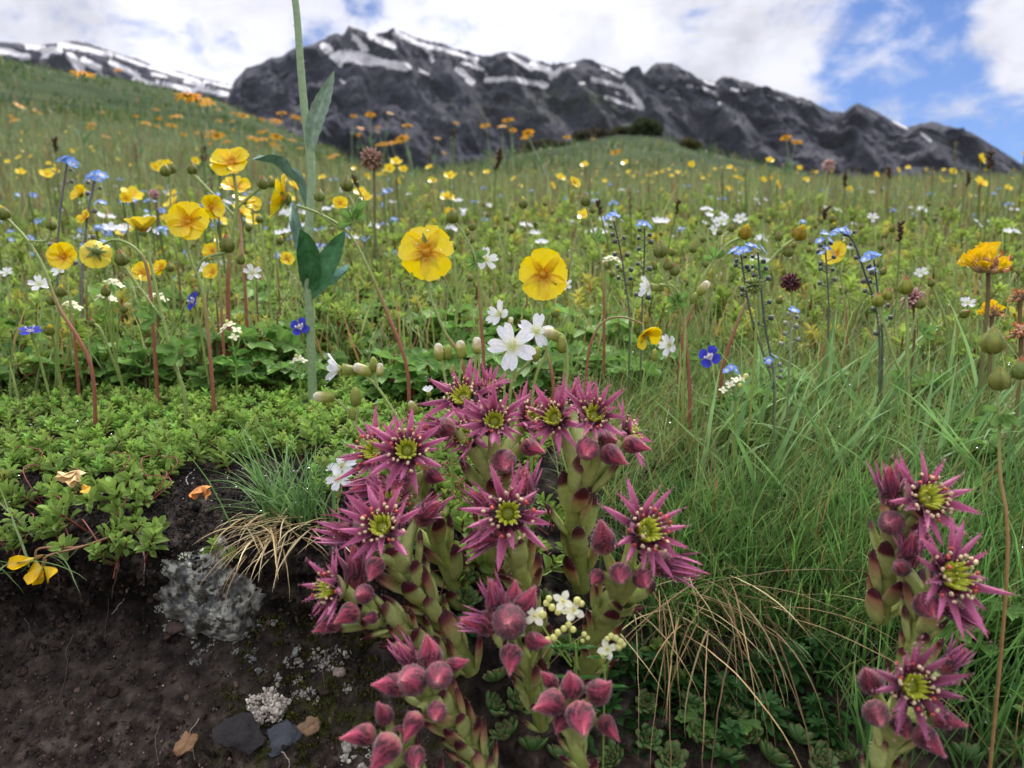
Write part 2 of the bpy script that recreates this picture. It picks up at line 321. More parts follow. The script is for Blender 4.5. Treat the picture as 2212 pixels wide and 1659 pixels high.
def ground_material():
    m = bpy.data.materials.new('ground'); m.use_nodes = True; t = m.node_tree; l = t.links.new; p = t.nodes['Principled BSDF']
    g = t.nodes.new('ShaderNodeNewGeometry'); sx = t.nodes.new('ShaderNodeSeparateXYZ'); l(g.outputs['Position'], sx.inputs[0])
    def noise(s, d=6, r=.6, st=None):
        n = t.nodes.new('ShaderNodeTexNoise'); n.inputs['Scale'].default_value = s; n.inputs['Detail'].default_value = d; n.inputs['Roughness'].default_value = r
        l(g.outputs['Position'], n.inputs['Vector']); return n.outputs[0]
    def ramp(x, st):
        r = t.nodes.new('ShaderNodeValToRGB'); l(x, r.inputs[0]); e = r.color_ramp.elements
        while len(e) < len(st): e.new(.5)
        for q, (a, c) in zip(e, st): q.position = a; q.color = (*c, 1)
        return r.outputs[0]
    def mix(f, a, b):
        n = t.nodes.new('ShaderNodeMix'); n.data_type = 'RGBA'; l(f, n.inputs[0]); l(a, n.inputs[6]); l(b, n.inputs[7]); return n.outputs[2]
    def mr(x, a, b, c=0, d=1):
        n = t.nodes.new('ShaderNodeMapRange'); l(x, n.inputs[0]); [setattr(n.inputs[i + 1], 'default_value', q) for i, q in enumerate((a, b, c, d))]; return n.outputs[0]
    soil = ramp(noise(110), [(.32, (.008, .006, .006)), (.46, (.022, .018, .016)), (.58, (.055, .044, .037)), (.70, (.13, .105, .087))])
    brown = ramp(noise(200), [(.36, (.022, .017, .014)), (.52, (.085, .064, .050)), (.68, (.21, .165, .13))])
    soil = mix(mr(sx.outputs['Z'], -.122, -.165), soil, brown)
    moss = ramp(noise(600, 3), [(.3, (.025, .03, .008)), (.7, (.08, .085, .02))])
    gat = t.nodes.new('ShaderNodeVectorMath'); gat.operation = 'DISTANCE'; l(g.outputs['Position'], gat.inputs[0]); gat.inputs[1].default_value = (-.055, .222, -.14)
    mk = t.nodes.new('ShaderNodeMath'); mk.operation = 'MULTIPLY'; l(mr(noise(75, 8, .75), .50, .60), mk.inputs[0]); l(mr(gat.outputs['Value'], .05, .025), mk.inputs[1])
    soil = mix(mk.outputs[0], soil, moss)
    tuft = ramp(noise(9, 8, .7), [(.3, (.035, .055, .016)), (.5, (.065, .092, .028)), (.7, (.10, .115, .04))])
    hill = ramp(noise(.16, 12, .78), [(.34, (.016, .032, .012)), (.45, (.040, .072, .024)), (.53, (.066, .105, .036)), (.62, (.11, .125, .06))])
    c = mix(mr(sx.outputs['Y'], .34, .5), soil, tuft); c = mix(mr(sx.outputs['Y'], 4, 14), c, hill)
    l(c, p.inputs['Base Color']); p.inputs['Roughness'].default_value = .9; p.inputs['Specular IOR Level'].default_value = .12
    b = t.nodes.new('ShaderNodeBump'); b.inputs['Strength'].default_value = .9; b.inputs['Distance'].default_value = .0012
    l(noise(900, 6, .7), b.inputs['Height'])
    b2 = t.nodes.new('ShaderNodeBump'); b2.inputs['Strength'].default_value = .8; l(mr(sx.outputs['Y'], 5, 20, 0, .9), b2.inputs['Distance'])
    l(noise(.9, 8, .7), b2.inputs['Height']); l(b.outputs[0], b2.inputs['Normal']); l(b2.outputs[0], p.inputs['Normal'])
    return m
M_ground = ground_material()
tag(mb.obj('ground', M_ground), 'dark soil bank rising into a green alpine meadow', None, None, 'structure')

# ---------------------------------------------------------------- mountains
def mountain_material():
    m = bpy.data.materials.new('mountain_rock'); m.use_nodes = True; t = m.node_tree; l = t.links.new; p = t.nodes['Principled BSDF']
    a = t.nodes.new('ShaderNodeAttribute'); a.attribute_name = 'Col'; g = t.nodes.new('ShaderNodeNewGeometry')
    mp = t.nodes.new('ShaderNodeMapping'); mp.inputs['Scale'].default_value = (1, 1, .6); l(g.outputs['Position'], mp.inputs[0])
    def noise(s, d=8, r=.7):
        n = t.nodes.new('ShaderNodeTexNoise'); n.inputs['Scale'].default_value = s; n.inputs['Detail'].default_value = d; n.inputs['Roughness'].default_value = r
        l(mp.outputs[0], n.inputs['Vector']); return n.outputs[0]
    r = t.nodes.new('ShaderNodeValToRGB'); l(noise(.010, 10, .75), r.inputs[0]); e = r.color_ramp.elements
    for q, c in ((.36, (.026, .029, .044)), (.5, (.055, .058, .080)), (.58, (.11, .11, .128))):
        x = e.new(q); x.color = (*c, 1)
    e[0].color = (.026, .027, .038, 1); e[-1].color = (.22, .21, .21, 1)
    sp = t.nodes.new('ShaderNodeSeparateColor'); l(a.outputs['Color'], sp.inputs[0])     # R snow, G grass
    def mix(f, aa, c):
        n = t.nodes.new('ShaderNodeMix'); n.data_type = 'RGBA'; l(f, n.inputs[0]); l(aa, n.inputs[6]); n.inputs[7].default_value = (*c, 1); return n.outputs[2]
    c = mix(sp.outputs[1], r.outputs[0], (.06, .075, .035))
    ad = t.nodes.new('ShaderNodeMath'); ad.operation = 'ADD'; l(sp.outputs[0], ad.inputs[0]); sc = t.nodes.new('ShaderNodeMapRange'); l(noise(.022, 9, .8), sc.inputs[0])
    sc.inputs[1].default_value = .3; sc.inputs[2].default_value = .7; sc.inputs[3].default_value = -.55; sc.inputs[4].default_value = .55; l(sc.outputs[0], ad.inputs[1])
    st = t.nodes.new('ShaderNodeMapRange'); l(ad.outputs[0], st.inputs[0]); st.inputs[1].default_value = .46; st.inputs[2].default_value = .54
    c = mix(st.outputs[0], c, (.92, .90, .92)); l(c, p.inputs['Base Color']); p.inputs['Roughness'].default_value = .9; p.inputs['Specular IOR Level'].default_value = .15
    b = t.nodes.new('ShaderNodeBump'); b.inputs['Strength'].default_value = 1; b.inputs['Distance'].default_value = 30; mp.inputs['Rotation'].default_value = (0, rad(18), 0); mp.inputs['Scale'].default_value = (.55, .55, 1.9); l(noise(.012, 10, .7), b.inputs['Height']); l(b.outputs[0], p.inputs['Normal'])
    return m
M_mtn = mountain_material()
def mountain(name, label, sil, strokes, grass, rc, rb, tb, seed, nu=900, nr=150, back=40):
    A, T = poly_TA(sil); a = np.linspace(A[0], A[-1], nu); Tc = np.interp(a, A, T)
    Tc = Tc + .0016 * (fbm(a * 260, a * 0 + seed, 4, .6) - .5) * 2
    s = np.concatenate([np.linspace(0, 1, nr), 1 + np.linspace(.02, .5, back)]); Aa, Ss = np.meshgrid(a, s, indexing='ij'); Tg = np.repeat(Tc[:, None], len(s), 1)
    r = np.where(Ss <= 1, rb + (rc - rb) * Ss ** .85, rc + (rc - rb) * (Ss - 1) * 1.6)
    z0 = tb * rb; zc = Tg * rc
    z = np.where(Ss <= 1, z0 + (zc - z0) * (Ss ** 1.15), zc - (zc - z0) * (Ss - 1) * 1.3)
    env = np.clip(Ss / .08, 0, 1) * np.where(Ss <= 1, np.clip((1 - Ss) / .10, 0, 1) ** .7, np.clip((Ss - 1) / .1, 0, 1))
    but = fbm(Aa * 13 + seed + Ss * 2.2, Ss * 2.0 + seed, 6, .46, True); but2 = fbm(Aa * 50 + Ss * 12 + seed, Ss * 14 - Aa * 30, 5, .55)
    r2 = r - env * (rc - rb) * (.24 * (but - .5) + .05 * (but2 - .5))
    led = fbm(Ss * 9 + Aa * 9 + seed, Aa * 7, 5, .5, True); r2 = r2 - env * (rc - rb) * .10 * (led - .5); z2 = z + env * (zc - z0) * .07 * (but2 - .5)
    P = np.stack([r2 * np.sin(Aa), r2 * np.cos(Aa), z2], -1)
    dpt = P @ FW; u = 1106 + 1659 * (P @ RT) / dpt; v = 829.5 - 1659 * (P @ UP) / dpt
    snow = np.zeros_like(u)
    for (x0, y0, x1, y1, w, k) in strokes:
        dx, dy = x1 - x0, y1 - y0; t = np.clip(((u - x0) * dx + (v - y0) * dy) / (dx * dx + dy * dy), 0, 1)
        d = np.hypot(u - x0 - t * dx, v - y0 - t * dy); snow = np.maximum(snow, k * (1 - sm(.2 * w, 1.25 * w, d)))
    gr = np.zeros_like(u)
    for (x0, y0, rx, ry, k) in grass: gr = np.maximum(gr, k * np.clip(1.3 - np.hypot((u - x0) / rx, (v - y0) / ry), 0, 1))
    gr = gr * sm(.35, .6, fbm(u / 14, v / 14 + seed, 4)); snow = snow * (Ss <= 1.15)
    mb = MB(); mb.add(P.reshape(-1, 3), grid_faces(nu, len(s)), np.stack([snow, gr, 0 * gr], -1).reshape(-1, 3))
    return tag(mb.obj(name, M_mtn), label, None, None, 'structure')
mountain('mountain', 'dark rocky mountain massif with snow streaks under its crest',
    [(380, 380), (440, 290), (490, 218), (505, 180), (530, 148), (560, 138), (590, 124), (610, 122), (640, 102), (665, 99), (700, 84), (722, 74), (740, 78), (752, 68), (770, 62), (785, 66), (800, 74), (825, 74), (850, 67), (868, 70), (890, 82), (930, 96), (960, 101), (985, 110), (1040, 122), (1060, 120), (1080, 113), (1110, 112), (1130, 120), (1150, 130), (1170, 136), (1190, 146), (1215, 140), (1240, 133), (1262, 127), (1275, 128), (1300, 140), (1330, 150), (1345, 157), (1362, 149), (1378, 148), (1390, 160), (1402, 150), (1420, 145), (1445, 143), (1465, 146), (1490, 158), (1515, 172), (1545, 181), (1560, 170), (1580, 166), (1600, 176), (1640, 188), (1680, 196), (1720, 212), (1760, 226), (1790, 240), (1820, 247), (1836, 232), (1852, 223), (1872, 230), (1890, 242), (1930, 262), (1965, 276), (1985, 268), (2015, 263), (2060, 276), (2080, 278), (2110, 292), (2150, 318), (2212, 357), (2300, 410), (2420, 480), (2700, 560)],
    [(700, 100, 735, 135, 12, 1), (735, 120, 800, 128, 17, 1), (800, 128, 880, 146, 11, 1), (765, 80, 790, 105, 8, 1), (800, 78, 850, 100, 10, 1), (850, 70, 930, 105, 7, 1), (930, 100, 1030, 128, 6, 1), (925, 110, 935, 130, 8, .8),
     (990, 150, 1020, 178, 9, 1), (1000, 135, 1040, 150, 7, .9), (1050, 172, 1110, 170, 7, 1), (1110, 170, 1180, 186, 8, 1), (1020, 128, 1050, 160, 5, .8), (1100, 118, 1150, 150, 6, 1), (1150, 140, 1200, 160, 10, 1), (1190, 165, 1215, 150, 8, 1), (1205, 150, 1240, 140, 6, 1), (1250, 180, 1290, 178, 4, .8),
     (1280, 170, 1350, 190, 6, 1), (1350, 185, 1385, 230, 9, 1), (1310, 210, 1340, 222, 6, 1), (1340, 222, 1390, 236, 5, .9), (1300, 145, 1345, 168, 4, .9), (1425, 188, 1433, 190, 4, 1), (1485, 185, 1510, 190, 4, .9), (1515, 190, 1550, 206, 5, 1), (1520, 175, 1550, 185, 3, .8), (1580, 192, 1610, 196, 3, .8), (1660, 205, 1690, 215, 3, .7), (1930, 262, 1960, 278, 3, .8), (1990, 288, 2010, 304, 4, .9), (2110, 290, 2150, 318, 2, .7), (905, 150, 925, 160, 5, .8), (735, 172, 745, 180, 4, .8), (1450, 210, 1470, 214, 3, .6), (1540, 215, 1560, 224, 3, .5), (1330, 200, 1355, 210, 4, .7)],
    [(1250, 215, 110, 40, .8), (1120, 240, 160, 40, .5), (1350, 250, 90, 25, .5), (1500, 250, 80, 40, .25)], 2300, 1150, .035, 3.7)
mountain('snowy_ridge', 'lower snow patched rocky ridge behind the green hillside',
    [(-500, 60), (-120, 80), (-40, 84), (0, 90), (30, 92), (55, 98), (85, 100), (110, 94), (165, 87), (200, 97), (240, 110), (270, 121), (300, 128), (330, 142), (370, 152), (400, 158), (430, 168), (465, 176), (500, 187), (560, 205), (640, 230), (760, 260)],
    [(-60, 100, 20, 112, 9, 1), (20, 112, 60, 125, 10, 1), (60, 100, 130, 110, 8, 1), (100, 115, 90, 140, 10, 1), (130, 95, 240, 118, 8, 1), (150, 120, 175, 150, 12, 1), (180, 130, 215, 150, 9, 1), (210, 160, 235, 172, 8, 1), (240, 135, 300, 165, 8, .9), (250, 120, 330, 148, 4, 1), (330, 145, 430, 176, 6, 1), (290, 170, 330, 182, 7, .9), (340, 178, 420, 196, 7, 1), (400, 175, 440, 185, 6, .9), (430, 190, 495, 205, 8, 1), (440, 175, 500, 190, 4, .9), (330, 160, 360, 166, 5, .8), (-200, 110, -100, 100, 12, 1)],
    [], 3600, 2300, .06, 8.2, nu=420, nr=90, back=20)
# ================================================================ houseleeks
GREEN = rgb(176, 186, 112); GREEN2 = rgb(150, 164, 86); MAR = rgb(66, 18, 34); MAR2 = rgb(110, 30, 50); PINK = rgb(214, 116, 158); PINK2 = rgb(166, 66, 100)
PALE = rgb(222, 150, 196); REDP = rgb(192, 76, 102); HAIRC = rgb(228, 170, 190); CREAM = rgb(232, 205, 165); CHART = rgb(186, 194, 62)
def hairs(mb, P, Nn, n, ln, w, col):
    i = rng.integers(0, len(P), n); p = P[i] + rng.normal(0, ln * .15, (n, 3)); d = unit(Nn[i] + rng.normal(0, .35, (n, 3)))
    s = unit(np.cross(d, rng.normal(0, 1, (n, 3)))) * w / 2; l = ln * rng.uniform(.5, 1.2, n)[:, None]
    V = np.stack([p - s, p + s, p + d * l], 1).reshape(-1, 3); mb.add(V, np.arange(n * 3).reshape(-1, 3), col)
def normals_of(T, M, p, sc):
    V, F, C = T; W = (V * sc) @ np.asarray(M).T + p; a, b, c = W[F[:, 0]], W[F[:, 1]], W[F[:, 2]]; n = unit(np.cross(b - a, c - a)); return (a + b + c) / 3, n
def hp_col(k, open_):
    def f(t, s):
        base = gcol((0, MAR * .7), (.22, MAR), (.36, PINK2 * .8), (.58, PINK * k + (1 - k) * PINK2), (.88, PINK * 1.05), (1, REDP))(t)
        mid = (np.exp(-(s / .18) ** 2) + .5 * np.exp(-((np.abs(s) - .5) / .12) ** 2))[:, None] * .5 * (1 - .7 * t)[:, None]; edge = (np.abs(s) ** 4)[:, None] * .35
        c = base * (1 - mid) + rgb(110, 25, 85) * mid; return c * (1 - edge) + PALE * edge
    return f
def houseleek_flower(parent, org, c, axis, R, npet, cup, seed, roll=0.0, dark=1.0, full=True):
    r = np.random.default_rng(seed); F = frame(axis, UP, roll); mb = MB(); hb = MB(); n = unit(axis); npet += 0 if cup < .1 else (3 if cup > .45 else 2)
    for i in range(npet):
        a = 2 * math.pi * (i + r.uniform(-.32, .32)) / npet; el = cup + r.normal(0, .13); Lp = R * r.uniform(.74, 1.10)
        d = F @ np.array([math.cos(a) * math.cos(el), math.sin(a) * math.cos(el), math.sin(el)])
        M = lframe(d, n); w = r.uniform(.074, .104)
        T = petal(lambda t: w * np.interp(t, [0, .15, .45, .75, .93, 1], [.75, .9, 1, .62, .25, .06]), 9, 5, cup=-.9 if r.random() < .7 else .9, curl=-cup * .35 + r.normal(-.05, .38), col=hp_col(r.uniform(.5, 1), 1), curl0=.12)
        base = c + F @ np.array([math.cos(a), math.sin(a), 0]) * R * .10
        mb.put(T, M, base, Lp - R * .06, dark * r.uniform(.85, 1.12)); P, Nn = normals_of(T, M, base, Lp)
        side = F @ np.array([-math.sin(a), math.cos(a), 0]); e = T[0].reshape(9, 5, 3)
        for sd, sg in ((0, -1), (4, 1)):
            E = (e[2:, sd] * Lp) @ M.T + base; hairs(hb, E, np.tile(side * sg, (len(E), 1)), 16, R * .042, R * .012, HAIRC)
        hairs(hb, P, -Nn * np.sign(Nn @ n)[:, None], 12, R * .05, R * .012, HAIRC)
    fl = mb.obj('flower', M_hpetal, parent, org)
    hb.obj('petal_hair', M_hair, fl, (0, 0, 0)).location = (0, 0, 0)
    bpy.data.objects[fl.name].children[0].data.transform(__import__('mathutils').Matrix.Translation(-__import__('mathutils').Vector(org)))
    # dark throat, ring of carpels
    tb = MB(); tb.put(lathe([(-.12, .05), (-.10, .2), (.0, .36), (.05, .33), (.055, .02)], 20, MAR * .6), F, c, R)
    tb.put(lathe([(-.34, .04), (-.28, .16), (-.12, .33), (.0, .36), (.0, .30)], 16, lambda t, a: gcol((0, GREEN * .8), (.5, GREEN * .7), (.8, MAR2), (1, MAR2))(t), .05, npet), F, c, R)
    ob = tb.obj('calyx', M_flesh, fl, org); ob.location = (0, 0, 0)
    cb = MB(); nc = 13; rc = R * .18
    for i in range(nc):
        a = 2 * math.pi * (i + r.uniform(-.15, .15)) / nc; o = F @ np.array([math.cos(a), math.sin(a), 0])
        d = unit(n * .95 + o * r.uniform(-.02, .22)); T = fat_leaf(.17, .14, lambda t, aa: gcol((0, CHART * .6), (.5, CHART * 1.0), (1, CHART * 1.2))(t), 7, 7, -.3, .45, 1.3)
        cb.put(T, lframe(d, -o), c + o * rc * .80 - n * R * .02, R * .30)
        tip = c + o * rc * .80 + d * R * .27; st = tip + unit(d + o * .5) * R * .10
        cb.add(*tube([tip - d * R * .03, tip, st], [R * .014, R * .011, R * .007], 5, CHART))
        cb.put(lathe([(-1, .1), (-.5, .9), (.5, .9), (1, .1)], 6, rgb(235, 225, 150)), np.eye(3), st, R * .016)
    cb.put(lathe([(-.1, .14), (.08, .12), (.09, .01)], 12, CHART * .45), F, c, R)
    ob = cb.obj('pistil', M_flesh, fl, org); ob.location = (0, 0, 0)
    if full:
        sb = MB(); ns = int(npet * 1.5)
        for i in range(ns):
            a = 2 * math.pi * (i + r.uniform(-.35, .35)) / ns; el = r.uniform(.35, 1.25); o = F @ np.array([math.cos(a), math.sin(a), 0]); d = math.cos(el) * o + math.sin(el) * n
            ln = R * r.uniform(.22, .36); p0 = c + o * R * .2; p1 = p0 + d * ln + n * R * .04
            sb.add(*tube([p0, (p0 + p1) / 2 + n * R * .02, p1], [R * .016, R * .013, R * .010], 5, gcol((0, MAR), (1, MAR2 * 1.1))))
            ac = CREAM if r.random() < .72 else rgb(222, 96, 84); q = r.uniform(.032, .048) * R
            sb.put(lathe([(-1, .2), (-.6, .8), (0, .7), (.6, .85), (1, .2)], 7, ac * r.uniform(.75, 1)), frame(unit(r.normal(0, 1, 3))), p1, q)
        ob = sb.obj('stamens', M_stem, fl, org); ob.location = (0, 0, 0)
    return fl
def houseleek_bud(parent, org, c, axis, Lb, seed, fatn=.36, red=1.0, twist=.5, openb=0.0):
    """c: centre of the bud"""
    r = np.random.default_rng(seed); n = unit(axis); F = frame(n, UP, r.uniform(0, 6)); k = 26
    prof_ = [(0, .22), (.06, .62), (.18, .95), (.32, 1.0), (.48, .88), (.64, .62), (.78, .37), (.90, .18 + .1 * openb), (1.0, .05 + .08 * openb)]
    P = spline([(a, b, 0) for a, b in prof_], 16)[:, :2]; P[:, 1] *= fatn * .9; Lb = Lb * .92
    def col(t, a):
        tooth = .40 + .20 * (1 - 2 * np.abs(((a * 11 / (2 * math.pi)) % 1) - .5) * 1.0); stripe = .5 + .5 * np.cos(a * 22 + t * 3)
        low = gcol((0, GREEN * .55), (.12, rgb(165, 120, 100) * .7), (.25, rgb(170, 80, 90) * .8), (1, MAR))(t)
        up = gcol((0, PINK2 * .8), (.45, PINK2 * .75), (.7, REDP * red * .85), (.9, rgb(212, 96, 116)), (1, rgb(225, 150, 130)))(t)
        up = up * (.5 + .62 * stripe[:, None]); m = sm(tooth - .012, tooth + .015, t)[:, None]
        dk = (sm(tooth - .17, tooth - .09, t) * (1 - m[:, 0]))[:, None]
        return (low * (1 - dk) + MAR * .6 * dk) * (1 - m) + up * m
    T = lathe(P, k, col, .045, 11); A = T[0].copy(); tw = twist * (A[:, 2]) ** 2 * 2; x, y = A[:, 0].copy(), A[:, 1].copy()
    A[:, 0] = x * np.cos(tw) - y * np.sin(tw); A[:, 1] = x * np.sin(tw) + y * np.cos(tw); A += .02 * r.normal(0, 1, 3) * A[:, 2:3] ** 2
    T = (A, T[1], T[2]); p0 = c - n * Lb * .45; mb = MB(); mb.put(T, F, p0, Lb, np.array([.92, .84, .86]) * r.uniform(.7, 1.15))
    if openb > 0:
        for i in range(9):
            a = 2 * math.pi * i / 9 + r.uniform(-.2, .2); o = F @ np.array([math.cos(a), math.sin(a), 0]); d = unit(n + o * r.uniform(.05, .32) * openb * 2)
            Tp = petal(lambda t: .085 * np.interp(t, [0, .4, .8, 1], [1, .9, .45, .08]), 7, 3, cup=-1, curl=r.normal(0, .25), col=hp_col(.6, 0))
            mb.put(Tp, lframe(d, -o), p0 + n * Lb * .42 + o * Lb * fatn * .55, Lb * r.uniform(.55, .8))
    b = mb.obj('bud', M_bud, parent, org); P_, N_ = normals_of(T, F, p0, Lb); hb = MB()
    hairs(hb, P_, N_ * np.sign(((P_ - (p0 + n * Lb * .4)) * N_).sum(1))[:, None], 330, Lb * .075, Lb * .0085, HAIRC)
    h = hb.obj('bud_hair', M_hair, b, org); h.location = (0, 0, 0)
    return b, p0
def stem_leaf_T(w=.21, tip=.60, r=rng):
    k = r.uniform(-.06, .08); red = r.random() < .4
    def col(t, a):
        g = gcol((0, GREEN * .9), (.3, GREEN * 1.1), (tip - .05, GREEN * .95 if not red else rgb(168, 120, 92)), (tip + .05 + k, MAR2 * .8), (tip + .18 + k, MAR), (1, MAR * .9))(t)
        return g
    return fat_leaf(w, .075, col, 11, 10, -r.uniform(.05, .4), .5, 1.9)
def houseleek(label, path, flowers=(), buds=(), rad_px=(34, 26), nleaf=16, leaf_px=92, seed=1, spread=.54, group='purple houseleeks flowering on the bank'):
    r = np.random.default_rng(seed); P = spline([at(u, v, d) for u, v, d in path], 26); org = tuple(P[0]); dd = path[-1][2]
    root = empty('houseleek', org, label, 'houseleek', group)
    nleaf = int(nleaf * 1.55); R = .66 * np.interp(np.linspace(0, 1, 26), [0, .7, 1], [S(rad_px[0], dd), S(rad_px[1], dd), S(rad_px[1] * 1.15, dd)])
    mb = MB(); mb.add(*tube(P, R, 12, gcol((0, GREEN2 * .7), (.5, GREEN2), (1, GREEN))))
    top = P[-1]; ax_ = unit(P[-1] - P[-4])
    hub = top + ax_ * S(8, dd)
    ends = [(at(*f[:3]) - cdir(*f[4]) * S(f[3] * .30, f[2]), S(13, f[2])) for f in flowers]
    for b in buds: ends.append((at(*b[:3]) - cdir(*b[4]) * S(b[3] * .44, b[2]), S(9, b[2])))
    for e, rr in ends:
        m = (hub + e) / 2 - ax_ * S(6, dd); mb.add(*tube(spline([top - ax_ * S(18, dd), m, e], 9), np.linspace(S(20, dd), rr, 9), 8, gcol((0, GREEN), (1, GREEN * .9))))
    mb.obj('stem', M_flesh, root, org)
    hb = MB(); lb = MB()
    for i in range(nleaf):
        f = .04 + .93 * i / max(nleaf - 1, 1); j = f * 25; p = P[int(j)]; t = unit(P[min(int(j) + 2, 25)] - P[max(int(j) - 2, 0)])
        a = i * 2.399963 + seed; F = frame(t, UP); o = F @ np.array([math.cos(a), math.sin(a), 0]); sp = spread * r.uniform(.6, 1.25)
        d = unit(t * math.cos(sp) + o * math.sin(sp)); Ll = S(leaf_px * 1.1, dd) * r.uniform(.85, 1.15)
        T = stem_leaf_T(r.uniform(.17, .22), r.uniform(.66, .78), r); M = lframe(d, o); q = p + o * R[int(j)] * .7 - t * S(14, dd)
        lb.put(T, M, q, Ll, r.uniform(.85, 1.1))
        e = T[0].reshape(11, 10, 3)
        for kk, sg in ((0, 1), (5, -1)):
            E = (e[1:, kk] * Ll) @ M.T + q; hairs(hb, E, np.tile(M[:, 1] * sg, (len(E), 1)), 14, S(5, dd), S(1.1, dd), rgb(225, 215, 190))
    lv = lb.obj('leaves', M_flesh, root, org); h = hb.obj('leaf_hair', M_hair, lv, org); h.location = (0, 0, 0)
    for i, f in enumerate(flowers):
        u, v, d, Rp, axs = f[:5]; k = f[5] if len(f) > 5 else {}
        houseleek_flower(root, org, at(u, v, d), cdir(*axs), S(Rp, d), k.get('n', 13), k.get('cup', .25), seed * 31 + i, k.get('roll', .3 * i), k.get('dark', 1.0))
    for i, b in enumerate(buds):
        u, v, d, Lp, axs = b[:5]; k = b[5] if len(b) > 5 else {}
        houseleek_bud(root, org, at(u, v, d), cdir(*axs), S(Lp, d), seed * 57 + i, k.get('fat', .36), k.get('red', 1.0), k.get('tw', .5), k.get('op', 0))
    return root
houseleek('houseleek with two overlapping open flowers, beside the small white starry flowers',
    [(1010, 1330, .262), (960, 1210, .255), (925, 1120, .248), (880, 1050, .242)],
    [(815, 978, .246, 100, (-.45, .45, .8), {'cup': .25}), (880, 975, .232, 98, (.05, .35, .95), {'cup': .35, 'n': 14})],
    [(800, 1050, .238, 85, (-.9, -.15, .4), {'op': .3}), (862, 1042, .228, 70, (-.2, -.6, .7), {'red': .8}), (940, 1030, .238, 60, (.8, -.2, .5), {})], (30, 24), 12, 95, 3)
houseleek('houseleek with three crowded dusky pink flowers at the top of the clump',
    [(1040, 1330, .275), (1060, 1200, .268), (1078, 1100, .26), (1068, 1030, .254)],
    [(1003, 862, .262, 95, (-.3, .5, .8), {'cup': .4}), (1068, 912, .242, 92, (.0, .32, .95), {'cup': .75, 'n': 13, 'dark': .9}), (1142, 905, .258, 85, (.6, .45, .6), {'cup': .5}), (1015, 940, .25, 80, (-.6, .2, .75), {'cup': .6, 'dark': .85}), (1052, 845, .268, 70, (.1, .8, .5), {'cup': 1.0})],
    [(950, 925, .246, 85, (-1, .15, .3), {'op': .4}), (1090, 1000, .238, 72, (.1, -.25, .95), {'fat': .46, 'red': .7}), (1150, 968, .242, 66, (.7, -.2, .6), {})], (36, 34), 11, 100, 5)
houseleek('houseleek with two flowers over a cluster of round buds, top right of the clump',
    [(1255, 1270, .272), (1248, 1180, .262), (1240, 1100, .255), (1262, 1040, .25)],
    [(1200, 905, .252, 92, (-.35, .35, .85), {'cup': .35}), (1282, 900, .244, 92, (.05, .45, .85), {'cup': .75, 'dark': .92}), (1355, 940, .262, 80, (.85, .3, .3), {'cup': .3}), (1245, 868, .266, 60, (.1, .8, .4), {'cup': 1.1})],
    [(1268, 972, .234, 62, (-.15, -.25, .95), {'fat': .5}), (1326, 985, .236, 76, (.7, -.35, .6), {}), (1372, 962, .246, 66, (.85, -.2, .4), {}), (1315, 950, .25, 60, (.4, .0, .8), {'fat': .42, 'red': .7})], (34, 32), 9, 105, 8)
houseleek('houseleek with a wide open flower and half opened buds at its left side',
    [(1020, 1450, .242), (960, 1360, .238), (900, 1270, .23), (862, 1205, .226)],
    [(828, 1140, .216, 104, (-.1, .5, .86), {'cup': .28, 'n': 13, 'roll': .4}), (848, 1085, .232, 80, (.15, .7, .6), {'cup': .8, 'dark': .9})],
    [(757, 1150, .222, 120, (-.85, .35, .45), {'op': .8, 'fat': .30}), (925, 1105, .226, 92, (.65, .55, .5), {'op': .4}), (808, 1228, .208, 62, (-.15, -.55, .8), {'fat': .42}), (790, 1120, .23, 90, (-.6, .7, .3), {'op': .6, 'fat': .28})], (33, 30), 17, 92, 11)
houseleek('houseleek with one flat star flower facing the viewer, middle of the clump',
    [(1170, 1440, .252), (1150, 1350, .246), (1130, 1260, .238), (1112, 1180, .232)],
    [(1097, 1110, .214, 112, (.05, .22, .97), {'cup': .08, 'n': 13, 'roll': .1})],
    [(1130, 1055, .228, 100, (.1, .9, .4), {'op': .5}), (1050, 1160, .224, 100, (-.75, -.4, .5), {'op': .1, 'fat': .34}), (1045, 1085, .236, 80, (-.7, .6, .3), {'op': .4})], (32, 28), 15, 92, 14)
houseleek('houseleek with one bright flower leaning right above three plump buds, right of the clump',
    [(1270, 1470, .246), (1285, 1390, .238), (1310, 1320, .230), (1345, 1285, .224)],
    [(1390, 1150, .208, 118, (.45, .35, .82), {'cup': .2, 'n': 13})],
    [(1302, 1160, .208, 100, (-.2, .85, .5), {'fat': .33, 'tw': .3, 'red': .8}), (1340, 1242, .200, 62, (-.05, -.35, .93), {'fat': .47}), (1390, 1253, .202, 58, (.15, -.3, .93), {'fat': .47}), (1448, 1222, .210, 115, (.85, -.1, .5), {'op': .4, 'fat': .3}), (1288, 1248, .205, 50, (-.5, -.3, .8), {'fat': .4, 'red': 1.1})], (40, 44), 13, 78, 17)
houseleek('houseleek leaning far left over bare soil with one side facing flower',
    [(985, 1450, .236), (920, 1400, .230), (855, 1350, .222), (790, 1325, .216)],
    [(718, 1272, .208, 92, (-.72, .15, .65), {'cup': .3, 'n': 12})],
    [(768, 1232, .218, 115, (.0, .95, .2), {'op': .9, 'fat': .26}), (783, 1283, .204, 62, (-.25, .2, .9), {'fat': .42}), (750, 1328, .202, 66, (-.7, -.35, .6), {'fat': .42}), (708, 1350, .206, 72, (-.9, -.35, .3), {'fat': .34}), (800, 1335, .205, 45, (-.5, .1, .8), {'red': .9})], (30, 26), 17, 88, 20)
